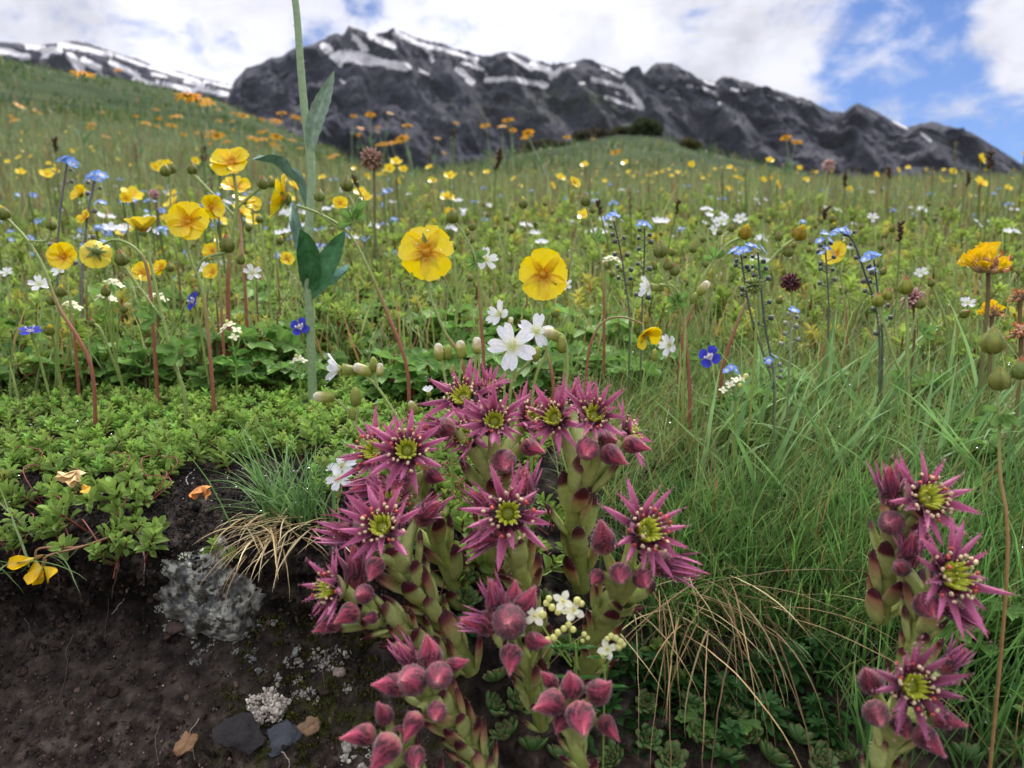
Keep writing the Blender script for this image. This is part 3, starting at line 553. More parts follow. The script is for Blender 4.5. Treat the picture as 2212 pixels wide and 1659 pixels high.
houseleek('houseleek of closed velvety buds beside tiny cream blossoms, below the star flower',
    [(1170, 1570, .226), (1155, 1500, .220), (1135, 1440, .214), (1108, 1385, .210)], [],
    [(1098, 1345, .196, 100, (-.1, .15, .95), {'fat': .46, 'red': .6}), (1072, 1295, .204, 92, (-.25, .9, .3), {'op': .3, 'red': .8}), (1138, 1300, .202, 86, (.4, .85, .35), {}), (1040, 1345, .202, 90, (-.9, .25, .35), {'red': 1.1, 'op': .3}), (1103, 1422, .192, 72, (-.1, -.6, .8), {'fat': .42, 'red': 1.15}), (1160, 1385, .198, 66, (.85, .1, .5), {}), (1110, 1290, .212, 80, (.05, .95, .1), {'red': .9})], (26, 24), 9, 80, 23)
houseleek('houseleek of closed pink tipped buds over dark tipped leaves, lower left',
    [(1060, 1700, .205), (1020, 1620, .205), (985, 1560, .203), (935, 1510, .200)], [],
    [(885, 1470, .188, 96, (-.3, .3, .9), {'fat': .42, 'red': .9}), (948, 1462, .188, 78, (.05, .1, .99), {'fat': .46, 'red': .6}), (928, 1408, .196, 88, (-.15, .95, .3), {'red': 1.15}), (882, 1420, .198, 90, (-.5, .8, .3), {'op': .6, 'red': 1.1, 'fat': .3}), (842, 1480, .192, 82, (-.95, .1, .3), {'red': 1.1}), (943, 1540, .182, 58, (.0, -.2, .97), {'fat': .44, 'red': 1.1}), (890, 1568, .182, 74, (-.35, -.7, .6), {'fat': .36, 'red': 1.25}), (985, 1435, .198, 70, (.8, .4, .4), {'red': 1.3, 'fat': .28})], (36, 34), 20, 82, 26)
houseleek('houseleek of long crimson buds over the soil, lowest left of the clump',
    [(960, 1800, .19), (925, 1730, .19), (890, 1680, .188), (865, 1630, .188)], [],
    [(778, 1588, .182, 82, (-.95, .05, .4), {'fat': .34, 'red': 1.2}), (830, 1625, .176, 100, (-.5, -.65, .6), {'fat': .36, 'red': 1.1}), (828, 1540, .186, 70, (-.25, .85, .5), {'red': .8}), (897, 1640, .178, 64, (.2, -.3, .9), {'fat': .44}), (862, 1590, .184, 60, (-.2, .2, .9), {'red': .7, 'fat': .42})], (34, 32), 16, 80, 29)
houseleek('houseleek of six rosy closed buds among green leaves, low in the middle',
    [(1275, 1760, .198), (1262, 1690, .198), (1245, 1620, .196), (1238, 1575, .196)], [],
    [(1186, 1520, .184, 88, (-.75, .0, .65), {'fat': .40, 'red': .9}), (1235, 1478, .186, 78, (-.15, .8, .5), {'fat': .40, 'red': .9}), (1298, 1492, .184, 84, (.45, .6, .65), {'fat': .40}), (1255, 1555, .178, 96, (.05, -.35, .95), {'fat': .40, 'red': 1.1}), (1315, 1572, .184, 70, (.55, -.55, .6), {'fat': .34, 'red': 1.25}), (1212, 1560, .186, 60, (-.4, -.4, .8), {'fat': .42, 'red': .7}), (1186, 1468, .192, 66, (-.5, .7, .4), {'red': 1.3, 'fat': .3})], (28, 26), 9, 74, 32)
houseleek('houseleek with one sideways flower at the top of the right hand column behind grass blades',
    [(1900, 1340, .225), (1915, 1260, .222), (1930, 1190, .220), (1945, 1130, .218)],
    [(1996, 1080, .206, 116, (.3, .42, .86), {'cup': .22, 'n': 14})],
    [(1925, 1055, .212, 110, (-.25, .9, .3), {'op': .8, 'fat': .28}), (1925, 1130, .206, 78, (-.5, .1, .8), {'fat': .42, 'red': .8}), (1990, 1150, .21, 60, (.3, -.5, .8), {'red': .7})], (30, 26), 12, 95, 35)
houseleek('houseleek with a drooping spread flower between two others of the right hand column',
    [(1960, 1520, .215), (1970, 1430, .212), (1985, 1360, .210), (2005, 1310, .208)],
    [(2048, 1245, .196, 130, (.3, .3, .9), {'cup': .2, 'n': 14})],
    [(1965, 1190, .206, 100, (-.1, .9, .4), {'op': .7, 'fat': .3}), (2005, 1312, .194, 78, (-.1, -.3, .93), {'fat': .44, 'red': .7}), (1945, 1225, .204, 64, (-.6, .3, .6), {'red': .9}), (2065, 1320, .2, 100, (.65, -.5, .5), {'op': .3, 'fat': .28, 'red': .9})], (34, 30), 11, 90, 38)
houseleek('houseleek with a dark cupped flower of coral anthers at the lower right',
    [(1900, 1800, .198), (1895, 1720, .197), (1905, 1650, .196), (1935, 1585, .194)],
    [(1965, 1482, .180, 118, (.08, .3, .95), {'cup': .5, 'n': 15, 'dark': .62})],
    [(1880, 1468, .188, 84, (-.45, .75, .5), {'fat': .38, 'red': .6}), (1895, 1545, .180, 76, (-.2, -.1, .97), {'fat': .44, 'red': .55}), (2008, 1600, .176, 86, (.45, -.45, .75), {'fat': .36, 'red': 1.15}), (2045, 1555, .184, 76, (.8, -.1, .5), {'red': .8}), (1950, 1570, .180, 66, (.0, -.5, .85), {'fat': .42, 'red': .5}), (2055, 1430, .194, 84, (.6, .75, .2), {'op': .7, 'fat': .28})], (30, 28), 9, 90, 41)

# rosettes at the foot of the clump
def rosette(R, seed, tint):
    r = np.random.default_rng(seed); mb = MB()
    for i in range(26):
        f = i / 26; a = i * 2.39996; el = .15 + 1.15 * (1 - f); d = np.array([math.cos(a) * math.cos(el), math.sin(a) * math.cos(el), math.sin(el)])
        T = fat_leaf(.27, .11, lambda t, aa: gcol((0, rgb(70, 100, 55)), (.7, rgb(96, 128, 72)), (.88, rgb(100, 118, 66)), (1, rgb(110, 60, 50)))(t), 7, 8, .5, .6, 2.2)
        mb.put(T, lframe(d, (0, 0, 1)), np.array([math.cos(a), math.sin(a), 0]) * R * .08, R * (.45 + .55 * f) * r.uniform(.9, 1.1), tint * r.uniform(.85, 1.1))
    return mb.mesh('leaf_rosette', M_flesh)
ros = [rosette(1.0, k, np.array(t)) for k, t in enumerate([(1, 1, 1), (.75, .85, .7), (.9, 1.05, 1.0)])]
spots = [(1075, 1470, 40), (1120, 1520, 46), (1060, 1530, 42), (1095, 1590, 48), (1150, 1620, 44), (1045, 1620, 40), (1210, 1640, 44), (1330, 1640, 42), (1400, 1600, 40), (1450, 1640, 46), (1510, 1590, 46), (1560, 1635, 50), (1620, 1590, 44), (1660, 1640, 52), (1720, 1600, 46), (1770, 1645, 50), (1830, 1640, 40), (1490, 1520, 40), (1580, 1540, 38), (1000, 1240, 34), (1010, 1300, 36), (1180, 1300, 34), (930, 1330, 30), (1220, 1400, 34), (1390, 1520, 36), (1350, 1440, 34), (2090, 1640, 46), (2160, 1600, 44)]
for i, (u, v, R) in enumerate(spots):
    d = gd(u, v) - .004; o = bpy.data.objects.new('houseleek_rosette', ros[i % 3]); scene.collection.objects.link(o); p = at(u, v, d)
    o.location = p; o.scale = (S(R, d),) * 3; o.rotation_euler = (rad(rng.uniform(15, 50)), rad(rng.uniform(-20, 20)), rng.uniform(0, 6))
    tag(o, 'small green houseleek rosette nestled low among the flowering houseleek stems', 'succulent', 'green houseleek rosettes at the foot of the clump')
# ================================================================ meadow flowers close to the viewer
SG = rgb(146, 164, 92); SR = rgb(158, 96, 76); LEAF = rgb(92, 130, 58); LEAF2 = rgb(112, 150, 74)
def ground_under(p): return np.array([p[0], p[1], float(G(p[0], p[1])) - .002])
def stem_pts(path, D, root=True, n=22):
    P = [at(q[0], q[1], q[2] if len(q) > 2 else D) for q in path]
    if root: P.append(ground_under(P[-1]))
    return spline(P, n)
def sub(mbx, name, mat, par, org):
    o = mbx.obj(name, mat, par, org); o.location = (0, 0, 0) if par is not None and par.type == 'MESH' else (0, 0, 0); return o
YEL = np.array([.97, .74, .004]); ORG = np.array([.88, .48, .004])
def ycol(pale):
    def f(t, s):
        k = (sm(.42, .12, t + .10 * np.cos(s * 9)))[:, None]; c = YEL * (1 - k) + ORG * k
        return c * (1 - pale) + np.array([.85, .78, .14]) * pale
    return f
def radial(mb, c, F, R, k, prof_, cup, curl, col, pc=0.0, notch=0.0, jit=.06, nl=7, nw=5, start=0.0, wave=0.0, r0=.06, r=rng, half=None, tint=1.0):
    n = F[:, 2]
    for i in range(k):
        if half is not None and i not in half: continue
        a = start + 2 * math.pi * i / k + r.normal(0, jit); el = cup + r.normal(0, jit)
        o = F @ np.array([math.cos(a), math.sin(a), 0]); d = F @ np.array([math.cos(a) * math.cos(el), math.sin(a) * math.cos(el), math.sin(el)])
        T = petal(prof_, nl, nw, cup=pc, curl=curl + r.normal(0, jit), notch=notch, col=col, wave=wave, ph=r.uniform(0, 6))
        mb.put(T, lframe(d, n), c + o * R * r0 + n * R * .004 * i, R * r.uniform(.93, 1.04), r.uniform(.94, 1.04) * tint)
def sepals(mb, c, F, R, k=5, ln=.72, col=SG, cup=.1, w=.19):
    radial(mb, c - F[:, 2] * R * .05, F, R * ln, k, ell(w, .5, .9), cup, .1, lambda t, s: col * (1.1 - .3 * t)[:, None], start=.63, jit=.08, pc=.3)
    radial(mb, c - F[:, 2] * R * .08, F, R * ln * .8, k, ell(w * .55, .5, .9), cup - .15, .1, lambda t, s: col * .85 * np.ones((len(t), 3)), start=0, jit=.08)
def yflower(root, org, c, axis, R, seed, cup=.28, pale=0.0, half=None, calyx_up=False):
    r = np.random.default_rng(seed); F = frame(axis, UP, r.uniform(-.3, .3)); n = F[:, 2]; mb = MB()
    pr = lambda t: .60 * np.interp(t, [0, .12, .4, .7, .88, .97, 1], [.25, .52, .88, 1, .82, .45, .15])
    radial(mb, c, F, R, 5, pr, cup, -.25 + r.normal(0, .12), ycol(pale), pc=r.uniform(.15, .5), notch=r.uniform(.04, .1), jit=.09, nl=9, nw=7, start=math.pi / 2, r=r, half=half, wave=.06)
    fl = sub(mb, 'flower', M_yellow, root, org)
    sb = MB(); sepals(sb, c, F, R, cup=cup - .1); sb.put(lathe([(-.22, .05), (-.18, .2), (-.05, .26), (0, .1)], 10, SG * .9), F, c, R)
    sub(sb, 'calyx', M_leaf, fl, org)
    tb = MB(); tb.put(lathe([(0, .17), (.07, .15), (.12, .08), (.14, .01)], 12, rgb(205, 150, 20), .08, 12), F, c, R)
    for i in range(26):
        a = r.uniform(0, 6.28); q = r.uniform(.14, .36); o = F @ np.array([math.cos(a), math.sin(a), 0]); p1 = c + o * R * q + n * R * r.uniform(.10, .2)
        tb.add(*tube([c + o * R * .12, (c + o * R * .12 + p1) / 2 + o * R * .02, p1], R * .010, 4, rgb(232, 170, 20)))
        tb.put(lathe([(-1, .2), (0, 1), (1, .2)], 5, rgb(224, 140, 14)), frame(o), p1, R * .026)
    sub(tb, 'stamens', M_stem, fl, org); return fl
def ybud(root, org, c, axis, Lb, seed, tip=None, fatn=.40, col=rgb(138, 146, 70)):
    r = np.random.default_rng(seed); F = frame(axis, UP, r.uniform(0, 6)); mb = MB(); tip = rgb(185, 96, 66) if tip is None else tip
    P = spline([(0, .12, 0), (.1, .3, 0), (.32, fatn, 0), (.55, fatn * .9, 0), (.8, fatn * .45, 0), (1, .03, 0)], 12)[:, :2]
    mb.put(lathe(P, 20, lambda t, a: gcol((0, col * .8), (.5, col), (.75, col * .95), (.88, tip), (1, tip))(t) * (1 - .3 * (np.abs(np.sin(a * 2.5)) < .2))[:, None], .05, 5), F, c - axis * Lb * .4, Lb)
    for i in range(5):
        a = i * 1.2566 + .2; o = F @ np.array([math.cos(a), math.sin(a), 0]); d = unit(axis * .9 + o * .42)
        mb.put(petal(ell(.15, .5, 1), 6, 3, curl=.75 + r.normal(0, .15), col=lambda t, s: gcol((0, col), (1, col * 1.15))(t)), lframe(d, -o), c - axis * Lb * .34 + o * Lb * .2, Lb * r.uniform(.62, .85))
    b = sub(mb, 'bud', M_leaf, root, org); P_, N_ = normals_of(lathe(P, 14), F, c - axis * Lb * .4, Lb); hb = MB()
    hairs(hb, P_, N_ * np.sign(((P_ - c) * N_).sum(1))[:, None], 70, Lb * .12, Lb * .012, rgb(225, 228, 190)); sub(hb, 'bud_hair', M_hair, b, org); return b
def cinquefoil(label, D, stems, flowers=(), buds=(), leaves=(), r_px=3.7, seed=1, top=SG, bot=SR):
    org = tuple(stem_pts(stems[0], D)[-1]); root = empty('cinquefoil', org, label, 'wildflower', 'yellow cinquefoils in front of the meadow')
    mb = MB(); hb = MB(); r = np.random.default_rng(seed)
    for i, s in enumerate(stems):
        P = stem_pts(s, D, root=(i == 0)); k = 1 if i == 0 else .8
        mb.add(*tube(P, np.linspace(S(r_px * .75 * k, D), S(r_px * (1.15 if i == 0 else .9), D), len(P)), 8, gcol((0, top), (.45, top), (.7, bot if i == 0 else top), (1, bot * .8 if i == 0 else top))))
        T = unit(np.gradient(P, axis=0)); Nn = unit(np.cross(T, r.normal(0, 1, T.shape))); hairs(hb, P + Nn * S(r_px * .7, D), Nn, 110, S(7, D), S(.9, D), rgb(222, 220, 190))
    st = sub(mb, 'stem', M_stem, root, org); sub(hb, 'stem_hair', M_hair, st, org)
    for i, f in enumerate(flowers):
        k = f[3] if len(f) > 3 else {}; d = k.get('d', D); yflower(root, org, at(f[0], f[1], d), cdir(*k.get('ax', (0, .1, 1))), S(f[2], d), seed * 13 + i, k.get('cup', .22), k.get('pale', 0), k.get('half'))
    for i, b in enumerate(buds):
        k = b[3] if len(b) > 3 else {}; d = k.get('d', D); ybud(root, org, at(b[0], b[1], d), cdir(*k.get('ax', (0, 1, .1))), S(b[2], d), seed * 7 + i, k.get('tip'), col=k.get('col', rgb(138, 146, 70)))
    if leaves:
        lb = MB()
        for (u, v, sz, axv) in leaves:
            d = cdir(*axv); T = palmate(3, 2, .75, .12, LEAF2, .2, 190); lb.put(T, lframe(d, cdir(-axv[1] * .5, axv[0] * .2 + .5, .8)), at(u, v, D), S(sz, D))
        sub(lb, 'leaf', M_leaf, root, org)
    return root
YT = YEL * .95
cinquefoil('largest open yellow flower with beads of water, centre of the meadow edge', .325,
    [[(925, 600), (930, 640), (960, 715), (1003, 800)]], [(921, 545, 59, {'ax': (0, .05, 1), 'cup': .12})], seed=2)
cinquefoil('round yellow flower with small spots, on the straight red stem above the white chickweed', .345,
    [[(1172, 640), (1171, 700), (1182, 760), (1195, 830)]], [(1173, 594, 52, {'ax': (.05, -.05, 1), 'cup': .2})], seed=3)
cinquefoil('side facing yellow flower on a long arching stem that turns red below', .335,
    [[(640, 444), (690, 462), (755, 505), (800, 590), (838, 680), (880, 800)], [(755, 505), (768, 460), (752, 420)], [(755, 505), (700, 470), (690, 432)]],
    [(618, 430, 52, {'ax': (-.9, .15, .32), 'cup': .5})], [(750, 400, 34, {'tip': rgb(130, 140, 70)}), (690, 424, 30, {'col': rgb(150, 170, 90)})], [(768, 470, 44, (.6, .7, .2)), (762, 480, 36, (-.5, .6, .3))], seed=5)
cinquefoil('yellow flower with an orange blotched heart, left of the tall pale stem', .355,
    [[(402, 520), (412, 560), (440, 640), (458, 820)], [(420, 600), (440, 560), (490, 545)]], [(407, 480, 43, {'ax': (.15, .1, 1), 'cup': .2})], [(491, 530, 40, {'ax': (-.1, 1, .2)}), (520, 562, 24, {'ax': (.3, .9, .1)})], seed=7, r_px=4)
cinquefoil('wide yellow flower seen from slightly above, topmost of the left cinquefoils', .42,
    [[(505, 375), (512, 440), (500, 520), (492, 640)], [(512, 450), (545, 420), (568, 402)], [(510, 470), (470, 430), (415, 375)]], [(500, 353, 40, {'ax': (.05, .55, .8), 'cup': .25})], [(568, 397, 30, {}), (415, 366, 28, {}), (357, 370, 28, {'tip': YT})], seed=9, r_px=4.4)
cinquefoil('pale yellow flower nodding with its back to the viewer on a hooked stem', .36,
    [[(222, 528), (250, 518), (290, 535), (318, 580), (330, 700)]], [(208, 543, 34, {'ax': (-.5, -.25, -.75), 'cup': .45, 'pale': .45})], seed=11, r_px=3.6)
cinquefoil('half open flower cupped in big green sepals, facing the sky', .345,
    [[(318, 540), (330, 590), (350, 680), (372, 770), (398, 850)], [(352, 690), (300, 620), (268, 575)]], [(308, 500, 40, {'ax': (.0, .95, .2), 'cup': .9, 'pale': .35})], [(262, 560, 36, {'ax': (-.1, 1, .2)})], [(335, 690, 40, (-.8, .3, .3)), (385, 760, 46, (-.8, .1, .4)), (395, 770, 44, (.8, .1, .4))], seed=13, bot=SG * .9)
cinquefoil('small yellow flower low at the left on a hidden stalk', .38, [[(140, 575), (150, 640), (160, 720)]], [(138, 556, 31, {'ax': (.2, .15, 1), 'cup': .3})], seed=15, r_px=3)
cinquefoil('leaning red stem crossing the left side with a bud at its tip', .335,
    [[(14, 470), (60, 520), (95, 580), (125, 660), (195, 785)], [(60, 520), (100, 520), (110, 495)]], [], [(8, 462, 34, {'ax': (-.3, .9, .2), 'tip': YT}), (111, 487, 26, {})], seed=17)
cinquefoil('two frilly yellow flowers stacked one over the other behind the left buds', .44,
    [[(512, 425), (520, 500), (530, 640)]], [(508, 405, 30, {'ax': (.1, .6, .8), 'cup': .3}), (527, 436, 26, {'ax': (.2, .8, .3), 'cup': .2})], [(455, 455, 26, {'col': rgb(150, 120, 60)})], seed=19, r_px=3.6, top=rgb(190, 150, 120))
cinquefoil('yellow flower seen edge on beside the orange hearted one', .40, [[(462, 460), (470, 540), (480, 700)]], [(455, 448, 28, {'ax': (.8, .1, .5), 'cup': .35})], seed=20, r_px=3)
cinquefoil('drooping yellow flower hanging from a thin hooked stem right of centre', .345,
    [[(1388, 700), (1350, 686), (1312, 690), (1285, 720), (1268, 790)]], [(1392, 722, 34, {'ax': (.35, -.5, .75), 'cup': .7, 'half': (0, 1, 2, 4)})], seed=21, r_px=2.8, top=rgb(150, 130, 80))
cinquefoil('tilted yellow flower seen from the side among forget-me-nots', .42, [[(1812, 560), (1820, 620), (1830, 700)]], [(1806, 550, 27, {'ax': (-.75, .35, .55), 'cup': .4})], seed=23, r_px=2.4)
cinquefoil('slanting red stem carrying one half open yellow bud and a small red bud', .37,
    [[(1602, 512), (1570, 530), (1530, 580), (1500, 650), (1470, 760)], [(1560, 540), (1566, 510), (1578, 498)]], [], [(1609, 503, 36, {'ax': (.1, .6, .5), 'tip': YT, 'col': rgb(180, 160, 50)}), (1579, 494, 20, {})], [(1545, 560, 30, (-.3, .8, .3))], seed=25, r_px=4)
cinquefoil('long slanting red stem with a fat yellow tipped bud right of the blue clusters', .37,
    [[(1722, 512), (1680, 545), (1640, 600), (1600, 680), (1560, 800)], [(1700, 528), (1700, 560), (1702, 545)], [(1690, 540), (1680, 520), (1683, 515)]], [], [(1727, 505, 38, {'ax': (.15, .6, .5), 'tip': YT, 'col': rgb(180, 160, 50)}), (1703, 545, 26, {}), (1682, 512, 22, {})], [(1640, 590, 30, (.6, .5, .3))], seed=27, r_px=4)
cinquefoil('tall stem with three green buds standing before the forget-me-nots', .34,
    [[(1425, 550), (1432, 590), (1455, 640), (1480, 720), (1490, 860)], [(1455, 640), (1460, 610), (1458, 590)], [(1440, 610), (1445, 590), (1443, 580)]], [], [(1426, 542, 38, {'tip': rgb(150, 140, 70)}), (1443, 574, 26, {}), (1457, 585, 28, {})], [(1462, 655, 34, (.6, .6, .3)), (1460, 660, 30, (-.6, .4, .3))], seed=29)
cinquefoil('slender stem with one round green bud and drops of water', .39, [[(1265, 440), (1282, 500), (1300, 570), (1305, 700)]], [], [(1265, 434, 28, {}), (1280, 455, 16, {})], [(1290, 520, 26, (.3, .8, .2))], seed=31, r_px=3)
cinquefoil('thin stem ending in a plump bud above the white flower', .35, [[(982, 478), (1010, 520), (1030, 570), (1036, 650), (1045, 780)], [(1012, 525), (1020, 500), (1018, 493)]], [], [(978, 469, 34, {'tip': rgb(205, 160, 50)}), (1020, 490, 22, {})], [(1030, 560, 30, (.8, .5, .2)), (1028, 570, 26, (-.8, .3, .2))], seed=33, r_px=3.4)
cinquefoil('forked stem with yellow green buds at the right, the tallest bud in the middle', .33,
    [[(1957, 630), (1960, 700), (1960, 780), (1962, 890)], [(1958, 830), (1930, 770), (1910, 700), (1897, 658)], [(1962, 740), (1975, 700), (1988, 662)], [(1905, 700), (1906, 668), (1905, 660)]], [],
    [(1957, 620, 40, {'col': rgb(165, 172, 70)}), (1897, 650, 32, {'col': rgb(165, 172, 70)}), (1988, 657, 26, {}), (1917, 638, 26, {'col': rgb(165, 172, 70)})], [(1945, 820, 36, (-.8, .4, .3)), (1990, 720, 34, (.8, .3, .2))], seed=35, r_px=4.4, bot=SG)
cinquefoil('blurred stem with big pale green buds at the right border, nearest to the viewer', .21,
    [[(2146, 760), (2150, 830), (2158, 900), (2160, 1020), (2175, 1250)], [(2158, 900), (2185, 860), (2200, 820)]], [],
    [(2145, 740, 62, {'col': rgb(160, 168, 84), 'tip': rgb(160, 160, 80)}), (2158, 822, 54, {'col': rgb(160, 168, 84), 'tip': rgb(160, 160, 80)}), (2205, 800, 50, {'col': rgb(150, 170, 90)})], [(2160, 900, 44, (.7, -.4, .3)), (2155, 890, 40, (-.5, -.6, .3))], seed=37, r_px=3.6, bot=rgb(176, 140, 90))
for i, (u, v, D, h, fl) in enumerate([(175, 420, .48, 200, 22), (185, 470, .47, 180, 18), (545, 440, .46, 200, 18), (620, 560, .43, 120, 16), (310, 590, .42, 80, 24), (350, 580, .42, 80, 20), (462, 545, .42, 110, 22), (370, 365, .50, 220, 0), (272, 430, .47, 180, 14), (735, 440, .5, 200, 16), (1240, 395, .6, 200, 14), (585, 395, .5, 220, 0), (1130, 440, .5, 180, 0), (460, 590, .41, 70, 20)]):
    cinquefoil(['small blurred yellow flower left of the tall stem, %s' % w for w in ('highest of the far left pair', 'lower of the far left pair')][i] if i < 2 else
        ['yellow flower just beside the tall pale stem', 'narrow yellow flower between two red stems', 'orange tinted flower beneath the cupped sepals', 'flower right of the orange tinted one low in the leaves', 'yellow flower under the big green bud', 'closed bud with yellow tip on a far thin stem', 'pale bud with yellow crown left of centre', 'blurred flower right of the tall pale stem', 'distant paired yellow flower near the hill foot', 'row of round buds above the frilly flowers', 'single bud against the far meadow', 'low flower touching the leaves below the green bud'][i - 2], D,
        [[(u, v), (u + rng.uniform(-12, 12), v + h * .5), (u + rng.uniform(-20, 20), v + h)]], [(u, v, fl, {'ax': (rng.uniform(-.6, .6), .4, .8), 'cup': .4})] if fl else [], [] if fl else [(u, v, 26, {'tip': YT})] , seed=50 + i, r_px=2, bot=rgb(126, 84, 66))

# ---------------------------------------------------------------- white chickweed
WHITE = rgb(244, 245, 250)
def wcol(t, s): return gcol((0, rgb(225, 232, 170)), (.25, rgb(240, 242, 230)), (.5, WHITE), (1, WHITE))(t) * (1 - .05 * np.cos(s * 16))[:, None]
def wflower(root, org, c, axis, R, seed, cup=.35, tube_=.0):
    r = np.random.default_rng(seed); F = frame(axis, UP, r.uniform(0, 1)); mb = MB(); n = F[:, 2]
    radial(mb, c, F, R, 5, lambda t: .34 * np.interp(t, [0, .3, .7, .9, 1], [.35, .7, 1, .85, .4]), cup, -.35, wcol, pc=.25, notch=.16, jit=.1, nl=9, nw=9, r=r, wave=.05)
    fl = sub(mb, 'flower', M_petal, root, org); sb = MB()
    sb.put(lathe([(-.62 - tube_, .05), (-.55 - tube_, .22), (-.3, .30), (-.02, .33), (0, .28)], 12, lambda t, a: gcol((0, rgb(140, 150, 70)), (1, rgb(178, 186, 110)))(t), .06, 5), F, c, R)
    radial(sb, c - n * R * .15, F, R * .55, 5, ell(.2, .6, .9), cup + .1, -.1, rgb(170, 180, 100), start=.6, r=r); sub(sb, 'calyx', M_leaf, fl, org)
    tb = MB()
    for i in range(10):
        a = i * .628; o = F @ np.array([math.cos(a), math.sin(a), 0]); p1 = c + o * R * .2 + n * R * .25
        tb.add(*tube([c, (c + p1) / 2, p1], R * .01, 4, rgb(225, 230, 160))); tb.put(lathe([(-1, .3), (0, 1), (1, .3)], 5, rgb(235, 228, 150)), np.eye(3), p1, R * .035)
    sub(tb, 'stamens', M_stem, fl, org)
def wbud(root, org, c, axis, Lb, seed, white=.35):
    mb = MB(); F = frame(axis, UP, seed); P = spline([(0, .08, 0), (.08, .2, 0), (.35, .27, 0), (.65, .24, 0), (.85, .17 + white * .1, 0), (.97, .05 + white * .12, 0)], 12)[:, :2]
    mb.put(lathe(P, 12, lambda t, a: gcol((0, rgb(140, 148, 66)), (max(.05, .85 - white), rgb(176, 184, 96)), (max(.1, .92 - white), rgb(214, 205, 150) if white else rgb(180, 190, 90)), (1, rgb(240, 236, 226) if white else rgb(190, 200, 90)))(t), .07, 5), F, c - axis * Lb * .45, Lb)
    sub(mb, 'bud', M_leaf, root, org)
def chickweed(label, D, stems, flowers=(), buds=(), r_px=3.6, seed=1, name='chickweed', leafy=()):
    org = tuple(stem_pts(stems[0], D)[-1]); root = empty(name, org, label, 'wildflower', 'white chickweed flowers'); mb = MB(); hb = MB(); r = np.random.default_rng(seed)
    for i, s in enumerate(stems):
        P = stem_pts(s, D, root=(i == 0)); mb.add(*tube(P, np.linspace(S(r_px * .8, D), S(r_px, D), len(P)), 7, rgb(150, 168, 92)))
        T = unit(np.gradient(P, axis=0)); Nn = unit(np.cross(T, r.normal(0, 1, T.shape))); hairs(hb, P, Nn, 90, S(6, D), S(.8, D), rgb(225, 228, 200))
    st = sub(mb, 'stem', M_stem, root, org); sub(hb, 'stem_hair', M_hair, st, org)
    for i, f in enumerate(flowers): wflower(root, org, at(f[0], f[1], D), cdir(*f[3]), S(f[2], D), seed * 5 + i, *(f[4:]))
    for i, b in enumerate(buds): wbud(root, org, at(b[0], b[1], D), cdir(*b[3]), S(b[2], D), seed + i, b[4] if len(b) > 4 else .35)
    if leafy:
        lb = MB()
        for (u, v, sz, axv) in leafy: lb.put(petal(ell(.16, .6, 1), 7, 3, curl=.3, col=LEAF2), lframe(cdir(*axv), cdir(0, .6, .8)), at(u, v, D), S(sz, D))
        sub(lb, 'leaf', M_leaf, root, org)
chickweed('big white chickweed flower opened wide just above the houseleeks', .275, [[(1115, 770), (1108, 810), (1100, 900)], [(1108, 825), (1120, 805), (1135, 790), (1152, 772)]], [(1108, 750, 52, (-.15, .3, .95), .3)], [(1158, 766, 36, (.2, .9, .3), 0)], seed=3)
chickweed('white chickweed flower overlapping the big one, with a nodding bud at its right', .285, [[(1165, 735), (1180, 760), (1150, 860)], [(1186, 722), (1218, 728), (1226, 800), (1215, 880)]], [(1158, 718, 38, (-.1, .55, .8), .3)], [(1195, 724, 46, (-.85, .45, .3), .35), (1213, 745, 40, (-.1, 1, .2), 0)], seed=5)
chickweed('white bell flower leaning left with a stalk of pale buds behind', .285, [[(762, 800), (800, 820), (838, 870), (872, 940)], [(815, 835), (812, 815), (816, 806)]], [(738, 798, 40, (-.95, .1, .3), .9, .5)], [(786, 800, 46, (-.85, .4, .3), .4), (820, 800, 30, (.1, 1, .2), .5), (806, 788, 34, (.0, 1, .1), 0)], seed=7)
chickweed('drooping pale bud on a curved hairy stalk, left of the clump', .28, [[(722, 862), (745, 880), (765, 915), (795, 985)], [(768, 915), (772, 890), (768, 870)]], [], [(702, 858, 48, (-1, .05, .2), .35), (768, 858, 44, (.0, 1, .1), 0), (762, 895, 30, (-.2, 1, .1), 0)], seed=9)
chickweed('cluster of upright cream tipped buds above the top flowers', .285, [[(955, 780), (962, 820), (975, 900)], [(998, 775), (992, 820), (985, 880)], [(1030, 765), (1024, 810), (1015, 860)]], [], [(948, 762, 40, (-.1, 1, .2), .4), (968, 762, 34, (0, 1, .1), 0), (996, 757, 42, (-.1, 1, .2), .3), (1030, 748, 38, (0, 1, .2), .5), (978, 800, 26, (0, 1, .1), 0)], seed=11)
chickweed('small white ball shaped flower peeping out left of the top houseleek', .29, [[(930, 860), (935, 900), (940, 960)]], [(926, 848, 16, (-.1, .8, .5), .9)], [(893, 882, 34, (-.4, .9, .2), .15)], seed=13)
chickweed('white chickweed flower between the two big yellow flowers', .37, [[(1045, 585), (1040, 640), (1035, 720)]], [(1049, 562, 26, (.4, .3, .85), .3)], seed=15, r_px=2.6)
chickweed('white chickweed flower half hidden left of the round yellow one stem', .34, [[(1085, 705), (1095, 740), (1090, 800)]], [(1080, 680, 30, (-.6, .2, .7), .6)], [(1102, 697, 24, (.2, .9, .2), .5)], seed=17, r_px=3)
chickweed('white trumpet flower on a branching stem among green buds, right of centre', .34, [[(1425, 615), (1455, 620), (1475, 655), (1480, 700), (1478, 800)], [(1478, 690), (1495, 660), (1505, 640)], [(1478, 680), (1492, 650), (1515, 630)]], [(1405, 620, 28, (-.95, .1, .35), .8, .5)], [(1518, 624, 38, (.6, .75, .2), .4), (1498, 645, 28, (.4, .9, .1), 0)], seed=19)
